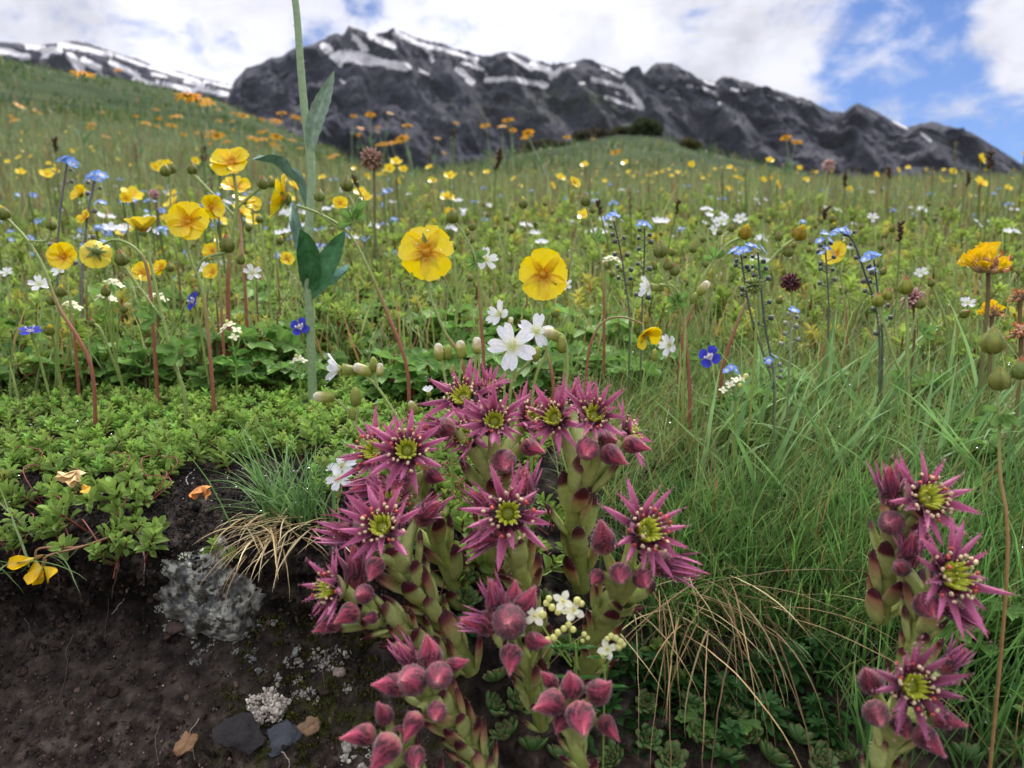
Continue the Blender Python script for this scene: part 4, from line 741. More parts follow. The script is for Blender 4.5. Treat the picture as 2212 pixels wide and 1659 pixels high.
chickweed('lone white chickweed flower facing left by the grassy slope', .33, [[(1468, 742), (1470, 790), (1465, 860)]], [(1448, 746, 25, (-.7, .1, .7), .5, .3)], [(1414, 768, 28, (0, 1, .1), 0)], seed=21, r_px=2.6)
chickweed('pair of small white starry flowers at the left edge of the clump', .268, [[(740, 1015), (735, 1070), (715, 1130)]], [(738, 1008, 32, (-.1, .7, .7), .1)], seed=23, r_px=2.0, name='stitchwort')
chickweed('small white starry flower facing out beneath the pair', .258, [[(733, 1050), (730, 1090), (735, 1150)]], [(732, 1035, 28, (-.1, .5, .85), .25)], [(731, 1068, 18, (0, 1, 0), 0)], seed=25, r_px=2.0, name='stitchwort')
for i, (u, v, D, R, lb) in enumerate([(85, 615, .42, 22, 'blurred white flower behind the leaning red stem'), (320, 492, .45, 18, 'white tuft above the cupped sepals'), (545, 590, .44, 20, 'white flower between the red stems low left'), (440, 578, .46, 14, 'white flower under the frilly yellow ones'), (15, 590, .48, 14, 'tiny white flower at the left border'), (1560, 480, .75, 18, 'far white flower left of the yellow buds'), (1600, 475, .8, 16, 'far white flower near blue specks'), (1540, 500, .7, 14, 'far white flower beside dark grass heads'), (1225, 618, .37, 15, 'small closed white flower near the round yellow one'), (2090, 570, .5, 14, 'white flower left of the vetch head'), (1990, 590, .55, 14, 'white flower above the pink clover head'), (2090, 655, .42, 16, 'white flower between vetch heads'), (1885, 470, .7, 12, 'white speck flower by the dark sedge'), (130, 585, .43, 18, 'white flower under the low yellow flower')]):
    chickweed(lb, D, [[(u, v + 8), (u + 6, v + 60), (u - 4, v + 110)]], [(u, v, R, (rng.uniform(-.6, .6), .5, .7), .4)], seed=60 + i, r_px=2.2)

# ---------------------------------------------------------------- speedwell
def speedwell(label, u, v, D, R, axv):
    p = at(u, v, D); P = spline([p, p + np.array([.001, .003, -.012]), ground_under(p + np.array([.004, .006, 0]))], 12); org = tuple(P[-1]); root = empty('speedwell', org, label, 'wildflower', 'deep blue speedwells')
    mb = MB(); mb.add(*tube(P, S(2.6, D), 6, SG)); sub(mb, 'stem', M_stem, root, org); F = frame(cdir(*axv), UP, .4); fb = MB()
    radial(fb, p, F, S(R, D), 4, lambda t: .52 * np.interp(t, [0, .2, .6, .85, 1], [.2, .5, 1, .85, .25]), .12, -.1, lambda t, s: gcol((0, rgb(235, 225, 235)), (.16, rgb(225, 220, 240)), (.24, rgb(52, 48, 170)), (1, rgb(66, 74, 222)))(t) * (1 - .25 * (np.cos(s * 14) > .6) * (t < .7))[:, None], pc=.15, jit=.05, nl=8, nw=7, start=.8)
    fb.put(lathe([(0, .10), (.12, .09), (.15, .01)], 8, rgb(235, 220, 215)), F, p, S(R, D)); fl = sub(fb, 'flower', M_petal, root, org)
    sb = MB(); n = F[:, 2]
    for s in (-1, 1): q = p + F[:, 0] * S(R * .1 * s, D); e = q + n * S(R * .45, D) + F[:, 0] * S(R * .25 * s, D); sb.add(*tube([q, (q + e) / 2, e], S(1.2, D), 5, rgb(225, 220, 240))); sb.put(lathe([(-1, .3), (0, 1), (1, .3)], 6, rgb(240, 238, 240)), np.eye(3), e, S(3, D))
    sub(sb, 'stamens', M_stem, fl, org)
speedwell('deep blue speedwell right beneath the tall pale stem, facing the viewer', 648, 706, .37, 21, (0, .25, .95))
speedwell('deep blue speedwell turned sideways below the orange hearted yellow flower', 418, 650, .385, 20, (-.6, .2, .75))
speedwell('deep blue speedwell tilted up at the far left over the leaves', 66, 715, .37, 22, (.1, .85, .45))
speedwell('deep blue speedwell hanging in the grass right of centre', 1533, 770, .33, 23, (-.5, .1, .85))

# ---------------------------------------------------------------- forget-me-nots
FMN = rgb(122, 164, 238)
def fmn_flower(mb, p, F, R, r=rng):
    radial(mb, p, F, R, 5, lambda t: .46 * np.interp(t, [0, .3, .65, .9, 1], [.3, .6, 1, .8, .3]), .08, 0, lambda t, s: gcol((0, rgb(250, 235, 170)), (.18, rgb(245, 240, 235)), (.3, rgb(215, 228, 250)), (.42, FMN), (1, FMN * 1.05))(t), jit=.05, nl=6, nw=5, r=r)
    mb.put(lathe([(0, .14), (.05, .12), (.07, .01)], 7, rgb(240, 215, 90)), F, p, R)
def forgetmenot(label, D, stems, heads, seed=1, grey=rgb(72, 78, 74), nbud=11, r_px=2.6):
    org = tuple(stem_pts(stems[0], D)[-1]); root = empty('forget_me_not', org, label, 'wildflower', 'blue forget-me-nots close by'); r = np.random.default_rng(seed); mb = MB(); bb = MB(); hb = MB()
    for i, s in enumerate(stems):
        P = stem_pts(s, D, root=(i == 0), n=40); mb.add(*tube(P, np.linspace(S(r_px * .7, D), S(r_px, D), 40), 6, gcol((0, grey), (.5, grey * 1.1), (1, rgb(110, 120, 80)))))
        hairs(hb, P, unit(r.normal(0, 1, P.shape)), 160, S(5, D), S(.7, D), rgb(215, 215, 215))
        for k in range(nbud):
            if r.random() < .25: continue
            j = int(2 + k * 20 / nbud + r.uniform(0, 2)); sd = 1 if k % 2 else -1; o = unit(RT * sd * .9 + UP * .35 - FW * r.uniform(-.5, .5)); q = P[j] + o * S(r.uniform(7, 13) + 4 * (k / nbud), D)
            bb.add(*tube([P[j], (P[j] + q) / 2, q], S(1.1, D), 5, grey)); ax_ = unit(o + UP * .7)
            bb.put(lathe([(-.5, .2), (-.3, .75), (.3, .85), (.8, .5), (1.2, .08)], 8, lambda t, a: gcol((0, grey * .7), (.5, grey * 1.1), (1, rgb(150, 150, 140)))(t), .12, 5), frame(ax_), q + ax_ * S(3, D), S(r.uniform(4.4, 6.6) + 1.6 * k / nbud, D))
            hairs(hb, np.tile(q + ax_ * S(4, D), (4, 1)), unit(r.normal(0, 1, (4, 3))), 26, S(9, D), S(.6, D), rgb(220, 220, 220))
    st = sub(mb, 'stem', M_stem, root, org); sub(hb, 'stem_hair', M_hair, st, org); sub(bb, 'seed_pods', M_stem, root, org); 
    for (u, v, R, axv) in heads:
        fb = MB(); fmn_flower(fb, at(u, v, D - .002), frame(cdir(*axv), UP, r.uniform(0, 1)), S(R, D), r); sub(fb, 'flower', M_petal, root, org)
def hd(u, v, w, n, R, seed, flat=.35):
    r = np.random.default_rng(seed); o = []
    for i in range(n): x = (i + .5) / n * 2 - 1; o.append((u + x * w, v + r.uniform(-6, 6) + abs(x) * 6, R, (x * .8, r.uniform(.4, .95), r.uniform(.2, .7))))
    return o
forgetmenot('forget-me-not with two dark podded stalks under one row of blue flowers', .335, [[(1637, 545), (1642, 600), (1652, 700), (1672, 830)], [(1600, 548), (1608, 600), (1625, 690), (1668, 820)]], hd(1617, 535, 38, 6, 14, 1), 3)
forgetmenot('forget-me-not with a dark bead lined stalk, left one of the central pair', .37, [[(1326, 478), (1340, 540), (1352, 620), (1360, 700)]], hd(1326, 467, 18, 4, 11, 2), 4, nbud=14, r_px=2.2)
forgetmenot('forget-me-not with short dark stalk, right one of the central pair', .38, [[(1392, 492), (1392, 550), (1388, 640), (1386, 700)]], hd(1392, 483, 14, 3, 10, 3), 5, nbud=12, r_px=2.2)
forgetmenot('forget-me-not with two small tiers of blue flowers left of the tilted yellow flower', .40, [[(1782, 518), (1785, 570), (1790, 680)]], hd(1782, 510, 16, 3, 10, 4) + hd(1786, 538, 14, 3, 9, 5), 6, r_px=2)
forgetmenot('forget-me-not curving to the left with flowers at its bent tip', .36, [[(1815, 500), (1842, 520), (1868, 590), (1895, 680), (1900, 800)]], hd(1818, 497, 17, 4, 12, 6), 7)
forgetmenot('forget-me-not with bright flowers right of the tilted yellow flower', .36, [[(1888, 562), (1895, 620), (1905, 700), (1905, 820)]], hd(1885, 553, 20, 4, 13, 7) + hd(1888, 580, 10, 2, 9, 8), 8)
forgetmenot('small silvery forget-me-not with one pale flower in the grass', .33, [[(1714, 680), (1708, 720), (1705, 800)]], [(1715, 670, 12, (.2, .7, .6))], 9, grey=rgb(140, 148, 130), nbud=7, r_px=2)
forgetmenot('tiny forget-me-not low in the grass with two blue flowers', .31, [[(1668, 780), (1672, 810), (1675, 860)]], hd(1667, 770, 12, 2, 10, 10), 10, grey=rgb(120, 125, 110), nbud=6, r_px=2)
forgetmenot('sky blue flowers beside cream bedstraw on the grassy slope', .31, [[(1582, 806), (1585, 830), (1588, 880)]], hd(1580, 800, 14, 3, 10, 11), 11, grey=rgb(120, 130, 100), nbud=3, r_px=1.8)
forgetmenot('blurred forget-me-not head highest at the far left', .50, [[(145, 352), (135, 420), (125, 520), (125, 640)]], hd(145, 343, 16, 4, 13, 12), 12, r_px=3, grey=rgb(100, 96, 96))
forgetmenot('blurred forget-me-not spike with grey pods, second from the left', .47, [[(205, 390), (192, 450), (180, 560), (178, 660)]], hd(204, 378, 20, 5, 13, 13) + hd(215, 430, 12, 2, 10, 14), 13, r_px=3.2, grey=rgb(110, 108, 110))

# ---------------------------------------------------------------- bedstraw
def bedstraw(label, D, stems, stars, balls, whorls, seed=1):
    org = tuple(stem_pts(stems[0], D)[-1]); root = empty('bedstraw', org, label, 'wildflower', 'cream bedstraw'); mb = MB(); r = np.random.default_rng(seed)
    for i, s in enumerate(stems): P = stem_pts(s, D, root=(i == 0), n=14); mb.add(*tube(P, S(2.2, D), 6, rgb(126, 158, 70)))
    sub(mb, 'stem', M_stem, root, org)
    for (u, v, R, axv) in stars:
        fb = MB(); F = frame(cdir(*axv), UP, r.uniform(0, 1.5)); p = at(u, v, D - .001)
        radial(fb, p, F, S(R, D), 4, lambda t: .36 * np.interp(t, [0, .35, .6, .85, 1], [.5, .9, 1, .6, .08]), .08, -.1, lambda t, s: gcol((0, rgb(235, 232, 170)), (.4, rgb(250, 248, 225)), (1, rgb(250, 249, 230)))(t), nl=7, nw=5, r=r)
        fb.put(lathe([(0, .14), (.1, .1), (.12, .01)], 7, rgb(225, 215, 120)), F, p, S(R, D)); sub(fb, 'flower', M_petal, root, org)
    bb = MB()
    for (u, v, R) in balls: bb.put(lathe([(math.cos(a), math.sin(a) + .02) for a in np.linspace(math.pi, 0, 8)], 9, rgb(236, 236, 160)), frame(UP), at(u, v, D - .001), S(R, D))
    if balls: sub(bb, 'flower_buds', M_petal, root, org)
    lb = MB()
    for (u, v, R, n) in whorls:
        p = at(u, v, D)
        for i in range(n):
            a = i * 6.283 / n + r.uniform(-.2, .2); d = unit(math.cos(a) * RT + math.sin(a) * (-FW * .8 + UP * .35) + UP * .25)
            lb.put(petal(ell(.13, .9, 1.6), 6, 3, curl=-.3, cup=.5, col=rgb(84, 138, 66) * r.uniform(.8, 1.1)), lframe(d, UP), p, S(R, D) * r.uniform(.8, 1.1))
    if whorls: sub(lb, 'leaves', M_leaf, root, org)
bedstraw('cream bedstraw with star blossoms and ball buds in front of the houseleeks', .2, [[(1225, 1330), (1235, 1400), (1245, 1480)], [(1160, 1335), (1190, 1380), (1235, 1440)], [(1250, 1380), (1245, 1420), (1240, 1450)], [(1185, 1380), (1210, 1390), (1235, 1430)]],
    [(1155, 1330, 24, (-.2, .4, .9)), (1216, 1298, 24, (.1, .5, .8)), (1240, 1318, 25, (.3, .3, .9)), (1232, 1322, 20, (-.2, .6, .6))],
    [(1172, 1328, 9), (1186, 1293, 7), (1180, 1303, 7), (1192, 1312, 8), (1247, 1297, 8), (1256, 1304, 7), (1228, 1350, 7), (1218, 1358, 7), (1238, 1360, 7), (1182, 1383, 8), (1196, 1378, 8), (1205, 1366, 7), (1262, 1370, 6), (1270, 1378, 5), (1258, 1384, 5), (1205, 1322, 7)], [(1236, 1405, 55, 8), (1243, 1470, 60, 8), (1200, 1400, 40, 7)], 1)
bedstraw('cream bedstraw sprig with one star blossom right of the other sprig', .2, [[(1322, 1400), (1310, 1450), (1305, 1520)]], [(1312, 1402, 22, (-.2, .4, .9))], [(1330, 1378, 7), (1320, 1374, 7), (1340, 1386, 8), (1336, 1398, 8), (1304, 1418, 8), (1346, 1392, 7), (1312, 1380, 6)], [(1310, 1425, 48, 8), (1306, 1490, 58, 8)], 2)
bedstraw('cream bedstraw cluster on a thin stem below the orange hearted yellow flower', .37, [[(497, 715), (508, 770), (510, 800)], [(520, 725), (508, 770), (506, 775)]], [(497, 700, 13, (0, .8, .5)), (486, 705, 12, (-.3, .7, .5)), (512, 712, 13, (.4, .7, .5)), (506, 728, 12, (.2, .7, .6)), (478, 716, 10, (-.5, .7, .4))], [(490, 694, 4), (520, 720, 4)], [(506, 785, 40, 8), (508, 760, 26, 6)], 3)
bedstraw('small cream bedstraw tuft over the mat beside the speedwell', .36, [[(645, 785), (648, 820)]], [(645, 774, 12, (0, .8, .5)), (634, 780, 10, (-.4, .7, .5)), (655, 778, 10, (.4, .7, .5))], [(640, 768, 4)], [(646, 815, 26, 6)], 4)
bedstraw('cream bedstraw flowers in the grass right of the drooping yellow flower', .30, [[(1588, 830), (1590, 870)], [(1562, 848), (1575, 875)]], [(1590, 820, 12, (0, .8, .5)), (1578, 830, 12, (-.4, .6, .6)), (1602, 818, 11, (.4, .6, .5)), (1562, 842, 10, (0, .6, .7))], [(1612, 812, 6), (1598, 832, 5)], [(1588, 865, 26, 6)], 5)
for i, (u, v, D, lb) in enumerate([(240, 610, .42, 'flat cream flower cluster left of centre behind the leaves'), (225, 640, .41, 'lower flat cream cluster behind the leaning red stem'), (150, 658, .40, 'small cream cluster near the broad grey leaf'), (335, 640, .44, 'hidden cream cluster under the cupped flower'), (1320, 560, .5, 'dim cream cluster behind the dark stalks')]):
    bedstraw(lb, D, [[(u, v + 5), (u + 3, v + 60)]], [(u + dx, v + dy, 11, (dx / 30, .8, .4)) for dx, dy in ((0, 0), (-14, 4), (13, 3), (6, -5), (-7, -4), (20, 6))], [], [(u, v + 50, 24, 6)], 10 + i)

# ---------------------------------------------------------------- kidney vetch, clovers and other heads
def vetch(label, u, v, D, R, yellow, seed):
    r = np.random.default_rng(seed); p = at(u, v, D); P = spline([p, p + np.array([.001, 0, -.02]), ground_under(p)], 14); org = tuple(P[-1]); root = empty('kidney_vetch', org, label, 'wildflower', 'kidney vetch heads at the right')
    mb = MB(); mb.add(*tube(P, S(4.5, D), 7, gcol((0, rgb(120, 84, 60)), (1, rgb(120, 130, 80))))); sub(mb, 'stem', M_stem, root, org)
    cb = MB(); yb = MB(); ob = MB(); Rr = S(R, D)
    for i in range(40):
        a = i * 2.4; el = rad(r.uniform(-15, 75)); o = RT * math.cos(a) * math.cos(el) + UP * math.sin(el) - FW * math.sin(a) * math.cos(el); side = math.cos(a)
        k = lambda t, aa: gcol((0, rgb(120, 100, 80)), (.5, rgb(150, 125, 100)), (1, rgb(190, 140, 100)))(t)
        cb.put(fat_leaf(.24, .2, k, 6, 7, .1, .6, 2), lframe(o, UP), p, Rr * .72 * r.uniform(.85, 1.1))
        e = p + o * Rr * .62
        if yellow and side < .25: 
            d = unit(o + UP * .55); yb.put(petal(ell(.36, 1.8, 3.0), 8, 5, cup=r.uniform(-1, .6), curl=r.normal(.4, .5), wave=.15, col=lambda t, s: gcol((0, rgb(235, 225, 140)), (.5, rgb(245, 214, 40)), (1, rgb(250, 205, 10)))(t)), lframe(d, -o), e, Rr * r.uniform(.55, .75)); yb.put(fat_leaf(.17, .12, lambda t, aa: gcol((0, rgb(235, 225, 130)), (1, rgb(245, 190, 20)))(t), 6, 6), lframe(d, o), e, Rr * .4)
        else: ob.put(petal(ell(.22, 1.0, 2), 6, 3, cup=-1.2, curl=r.normal(0, .9), col=lambda t, s: gcol((0, rgb(190, 150, 120)), (.5, rgb(206, 140, 84)), (1, rgb(196, 120, 66)))(t), wave=.3), lframe(unit(o + UP * .2), UP), e, Rr * r.uniform(.28, .45))
    sub(cb, 'calyx', M_bud, root, org)
    if yb.v: sub(yb, 'petals', M_petal, root, org)
    sub(ob, 'withered_petals', M_dry, root, org)
vetch('kidney vetch head half fresh yellow and half withered orange', 2135, 585, .34, 50, True, 2)
vetch('smaller kidney vetch head with two yellow petals below the big one', 2143, 680, .37, 26, True, 3)
vetch('brown withered kidney vetch head cut by the right border', 2206, 725, .31, 34, False, 4)
vetch('pale withered kidney vetch head behind the small one', 2204, 645, .4, 26, False, 5)
def head(label, u, v, D, R, kind, cat='wildflower', grp=None, seed=1, name='clover'):
    r = np.random.default_rng(seed); p = at(u, v, D); P = spline([p, p + np.array([.002, 0, -.02]), ground_under(p)], 12); org = tuple(P[-1]); root = empty(name, org, label, cat, grp)
    cols = dict(pink=(rgb(150, 80, 80), rgb(236, 190, 196)), red=(rgb(60, 8, 20), rgb(110, 14, 36)), green=(rgb(96, 116, 52), rgb(150, 165, 80)), brown=(rgb(110, 84, 66), rgb(190, 140, 120)), dark=(rgb(26, 18, 18), rgb(56, 38, 32)), pale=(rgb(170, 130, 120), rgb(225, 190, 185)))[kind]
    mb = MB(); mb.add(*tube(P, S(2.8, D), 6, rgb(150, 165, 84) if kind in ('green', 'red') else rgb(110, 96, 66))); sub(mb, 'stem', M_stem, root, org); hb = MB(); Rr = S(R, D)
    for i in range(70):
        z = 1 - 2 * (i + .5) / 70; a = i * 2.39996; o = np.array([math.sqrt(1 - z * z) * math.cos(a), math.sqrt(1 - z * z) * math.sin(a), z]); o = unit(o + np.array([0, 0, .35 if kind == 'pink' else 0]))
        hb.put(fat_leaf(.16 if kind != 'green' else .22, .12, lambda t, aa: gcol((0, cols[0]), (.5, cols[0] * 1.1), (1, cols[1]))(t), 5, 5, r.normal(0, .4), .7, 1.6), lframe(o, (0, 0, 1.01)), p, Rr * r.uniform(.85, 1.1))
    sub(hb, 'flower_head', M_bud, root, org)
head('pale pink clover head leaning behind the yellow green buds', 1972, 645, .35, 26, 'pink', seed=2)
head('dark burgundy round flower head alone in the grass', 1708, 610, .36, 24, 'red', name='burnet', seed=3)
head('round green spent seed head on a straight stalk before the forget-me-nots', 1627, 617, .315, 20, 'green', cat='seed head', name='globe_flower_stalk', seed=4)
head('fluffy brownish pink seed head behind the largest yellow flower', 803, 345, .75, 28, 'brown', cat='seed head', name='fluffy_flower_stalk', seed=5)
head('pale pink clover head against the dark mountain foot at the right', 1790, 358, 1.6, 16, 'pale', seed=6)
head('dark pinkish clover head low among the centre left stems', 333, 420, .9, 12, 'pink', seed=7)
def sedge(label, u, v, D, h, seed, lean=0.0):
    r = np.random.default_rng(seed); p = at(u, v, D); P = spline([p, p + np.array([lean * -.02, 0, -.03]), ground_under(p + np.array([lean * -.04, 0, 0]))], 16); org = tuple(P[-1]); root = empty('sedge', org, label, 'sedge', 'dark headed sedges'); mb = MB(); mb.add(*tube(P, S(1.8, D), 5, rgb(110, 124, 70))); sub(mb, 'stem', M_stem, root, org)
    sb = MB(); H = S(h, D)
    for i in range(16):
        q = p - (P[0] - P[1]) * 0 + unit(P[0] - P[2]) * H * (i / 16 - .3); o = unit(np.array([r.normal(), r.normal(), 1.2])); sb.put(fat_leaf(.3, .2, lambda t, a: gcol((0, rgb(50, 32, 26)), (1, rgb(96, 66, 44)))(t), 4, 5), lframe(o, (0, 1, .1)), q, H * .3)
    sub(sb, 'spike', M_dry, root, org)
for i, (u, v, D, h, lb, le) in enumerate([(1825, 398, .75, 26, 'sedge with a short black spike against the mountain foot', 0), (1945, 512, .5, 40, 'sedge with three dark knobs between the blue and yellow flowers', 0), (1295, 455, .6, 30, 'thin sedge leaning left near the small blue flowers', -.4), (1462, 455, .6, 30, 'sedge with slim brown spike right of the yellow buds', .3), (2140, 355, .8, 36, 'tall brown sedge spike near the right border', 0), (2090, 395, 1.0, 30, 'brown sedge spike left of the tall one', .2), (1780, 470, .8, 34, 'brown leaning sedge spike above the tilted yellow flower', .5), (1920, 380, 1.2, 26, 'sedge spike at the meadow horizon right of centre', 0), (1075, 355, 1.2, 40, 'reddish dark spike above the largest yellow flower', .2), (770, 400, .6, 30, 'dark thin stalk right of the tall pale stem', -.6), (980, 300, 1.4, 24, 'far brown spike before the mountain foot', 0), (1280, 290, .9, 20, 'very thin stalk rising before the central hill', .1), (440, 340, 1.0, 30, 'brown spike left of the topmost cinquefoil', 0), (120, 320, 1.1, 30, 'brown spike far left in the meadow', 0)]):
    sedge(lb, u, v, D, h, 20 + i, le)

# ---------------------------------------------------------------- tall pale stem with grey leaves
Dp = .37
P = stem_pts([(612, -190), (626, -70), (640, 20), (650, 150), (660, 260), (670, 330), (672, 420), (662, 560), (668, 660)], Dp, n=60); org = tuple(P[-1])
tall = empty('arnica', org, 'tall pale hairy stem rising out of the top of the photo with narrow grey leaves', 'wildflower')
mb = MB(); PG = rgb(148, 172, 128); mb.add(*tube(P, np.interp(np.linspace(0, 1, 60), [0, .5, .55, 1], [S(6.5, Dp), S(8.5, Dp), S(9, Dp), S(9.5, Dp)]), 12, gcol((0, PG), (1, PG * .9))))
hb = MB(); r_ = np.random.default_rng(4); hairs(hb, P, unit(r_.normal(0, 1, P.shape)), 1500, S(13, Dp), S(.8, Dp), rgb(225, 235, 215)); st = sub(mb, 'stem', M_stem, tall, org); sub(hb, 'stem_hair', M_hair, st, org)
M_thick = material('thick_leaf', .5, .1, .35, .3, 300, .4, 700)
def strap(name, pts, Wpx, col, D0, up, cupv=.8, par=tall, o_=org, serr=0.0, twist=0.0):
    Q = spline([at(u, v, D0 + dz) for u, v, dz in pts], 18); t = np.linspace(0, 1, 18); w = ell(1, .7, 1.1)(t) * S(Wpx, D0); T = unit(np.gradient(Q, axis=0)); V = []; C = []
    for i in range(18):
        M = lframe(T[i], up); tw = twist * t[i]; y = M[:, 1] * math.cos(tw) + M[:, 2] * math.sin(tw); z = -M[:, 1] * math.sin(tw) + M[:, 2] * math.cos(tw)
        for s in np.linspace(-1, 1, 9):
            V.append(Q[i] + y * w[i] * s * (1 + serr * (i % 2) * abs(s)) + z * (cupv * s * s * w[i] + .12 * w[i] * math.sin(i * 1.3 + s * 2))); C.append(np.asarray(col) * (1.25 if abs(s) < .05 else 1) * (1 + .1 * math.sin(i * 2.1 + s * 6)))
    b = MB(); b.add(np.array(V), grid_faces(18, 9), np.array(C)); return sub(b, name, M_thick, par, o_)
GRY = rgb(142, 166, 146)
strap('leaf', [(671, 335, 0), (680, 270, -.004), (700, 210, -.006), (722, 152, -.008)], 17, GRY, Dp, -FW, .7, serr=.12, twist=.5)
strap('leaf', [(672, 340, 0), (676, 310, .008), (684, 280, .012), (700, 250, .018)], 9, rgb(110, 140, 105), Dp, -FW, .6)
strap('leaf', [(668, 640, 0), (672, 580, -.004), (664, 530, -.01), (648, 495, -.014)], 25, rgb(62, 112, 70), Dp, -FW, .5)
strap('leaf', [(668, 650, 0), (700, 590, -.004), (724, 540, -.002), (746, 498, -.004)], 23, rgb(70, 120, 76), Dp, -FW, .5)
strap('leaf', [(672, 640, .004), (710, 620, .004), (735, 600, .006), (752, 570, .012)], 26, rgb(110, 150, 138), Dp, UP, .5)
strap('leaf', [(668, 470, .012), (640, 400, .012), (590, 355, .01), (545, 345, -.01)], 24, rgb(98, 130, 112), Dp, UP, .9, serr=.08)
strap('leaf', [(660, 600, .012), (648, 520, .016), (636, 470, .02), (630, 440, .03)], 13, rgb(96, 130, 110), Dp, -FW, .6)

# ---------------------------------------------------------------- bird's-foot trefoil at the bank edge
def trefoil(label, u, v, D, R, a0, name='trefoil'):
    p = at(u, v, D); org = tuple(p); root = empty('trefoil', org, label, 'wildflower', 'yellow trefoil flowers over the soil'); mb = MB(); Rr = S(R, D)
    st = MB(); st.add(*tube(spline([p, p + at(1106 + 60, 829.5 + 40, .02) * 0 + UP * S(22, D) + RT * S(12, D), at(180, 1180, D + .006), at(290, 1140, D + .012)], 14), S(2.6, D), 6, rgb(150, 110, 80))); sub(st, 'stem', M_stem, root, org)
    yc = lambda t, s: gcol((0, rgb(215, 200, 80)), (.35, rgb(250, 210, 20)), (1, rgb(250, 200, 10)))(t); o = cdir(math.cos(a0), math.sin(a0), .35)
    mb.put(petal(ell(.42, 1.3, 2.2), 8, 7, cup=-.5, curl=.7, col=yc), lframe(cdir(math.cos(a0 + 1.3), math.sin(a0 + 1.3), .2), cdir(0, 0, 1)), p, Rr * .95)
    for s in (-1, 1): mb.put(petal(ell(.30, 1.2, 2.4), 8, 5, cup=.7, curl=.25, col=yc), lframe(unit(o - FW * .15 * s), unit(UP * .5 - FW * s)), p, Rr * 1.05)
    mb.put(fat_leaf(.2, .16, lambda t, a: gcol((0, rgb(220, 205, 90)), (1, rgb(245, 190, 20)))(t)), lframe(o, UP), p, Rr * .9); sub(mb, 'petals', M_yellow, root, org)
    cb = MB(); cb.put(fat_leaf(.2, .18, lambda t, a: gcol((0, rgb(130, 150, 70)), (1, rgb(190, 130, 80)))(t)), lframe(-o, UP), p + o * Rr * .15, Rr * .5); sub(cb, 'calyx', M_leaf, root, org)
trefoil('yellow trefoil flower pointing left, left one of the pair over the soil', 76, 1206, .252, 50, 3.5)
trefoil('yellow trefoil flower hanging down, right one of the pair over the soil', 92, 1222, .250, 44, 4.3)
def wilted(label, u, v, D, col, sz, seed, n=4):
    r = np.random.default_rng(seed); p = at(u, v, D); org = tuple(p); mb = MB()
    for i in range(n): mb.put(petal(ell(.28, .8, 2), 8, 5, cup=-.9, curl=r.normal(0, 1.0), wave=.25, ph=i, col=lambda t, s: gcol((0, col * .7), (.5, col), (1, col * 1.1))(t)), lframe(cdir(r.normal(0, .7), -abs(r.normal(.4, .5)), .4), cdir(r.normal(), .5, .8)), p, S(sz, D) * r.uniform(.7, 1.1))
    o = mb.obj('wilted_flower', M_dry, None, org); tag(o, label, 'wilted flower', 'withered petals on the bank')
wilted('shrivelled orange flower hanging on the bare soil face', 432, 1050, .262, rgb(224, 150, 84), 46, 1)
wilted('cream withered petals among the sprigs at the left', 165, 1015, .275, rgb(238, 206, 150), 46, 2, 5)
wilted('small withered yellow petal right of the cream ones', 196, 1050, .272, rgb(228, 184, 70), 26, 3, 3)
wilted('brown curled petal above the rosettes beside the speckled leaves', 770, 520, .9, rgb(190, 120, 90), 20, 4, 3)
# ================================================================ leafy plants and grass
def scatter_px(n, u0, u1, v0, v1, seed=0):      # points on the ground inside a picture region
    r = np.random.default_rng(seed); out = []
    for _ in range(n): u, v = r.uniform(u0, u1), r.uniform(v0, v1); out.append((u, v))
    return np.array(out)
def ground_pts(uv):
    P = []
    for u, v in uv: d = gd(u, v, .15, 1.2); P.append(at(u, v, d))
    P = np.array(P); return P
def Gp(x, y): return np.stack([x, y, G(x, y)], -1)
# mat of small leaved sprigs
def sprig(R=1.0, nl=10, tall=1.0, seed=0, w=.21):
    r = np.random.default_rng(seed); mb = MB(); mb.add(*tube([(0, 0, -.4), (0, 0, .2), (0, 0, tall)], .055, 4, rgb(138, 74, 62)))
    for i in range(nl):
        f = i / nl; a = i * 2.2 + r.uniform(-.3, .3); el = .25 + .95 * f ** 1.5; d = np.array([math.cos(a) * math.cos(el), math.sin(a) * math.cos(el), math.sin(el)])
        c = rgb(128, 156, 76) * r.uniform(.75, 1.2) * (.85 + .4 * f); mb.put(petal(ell(w, .9, 1.6), 6, 3, cup=.9, curl=-.15 + r.normal(0, .2), col=lambda t, s: c * (1 + .22 * (np.abs(s) > .9) + .12 * (np.abs(s) < .1))[:, None]), lframe(d, (0, 0, 1)), np.array([0, 0, tall * (.25 + .65 * f)]), r.uniform(.7, 1.0) * (1.05 - .35 * f))
    V, F, C = [np.concatenate(q) for q in (mb.v, mb.f, mb.c)]; return V, F, C
sprigs = [sprig(seed=k, nl=n, tall=t) for k, (n, t) in enumerate([(9, .9), (11, 1.3), (8, .7), (12, 1.5)])]
def rotz(a):
    c, s, o, l = np.cos(a), np.sin(a), 0 * a, 0 * a + 1; return np.stack([np.stack([c, -s, o], -1), np.stack([s, c, o], -1), np.stack([o, o, l], -1)], -2)
def tilt(n, amt, r):
    ax_ = r.uniform(0, 6.28, n); t = np.abs(r.normal(0, amt, n)); z = np.stack([np.sin(t) * np.cos(ax_), np.sin(t) * np.sin(ax_), np.cos(t)], -1)
    M = lframe(np.cross(z, np.array([.1, 1, .0])), z); return M
r = np.random.default_rng(21); mb = MB(); n = 6800
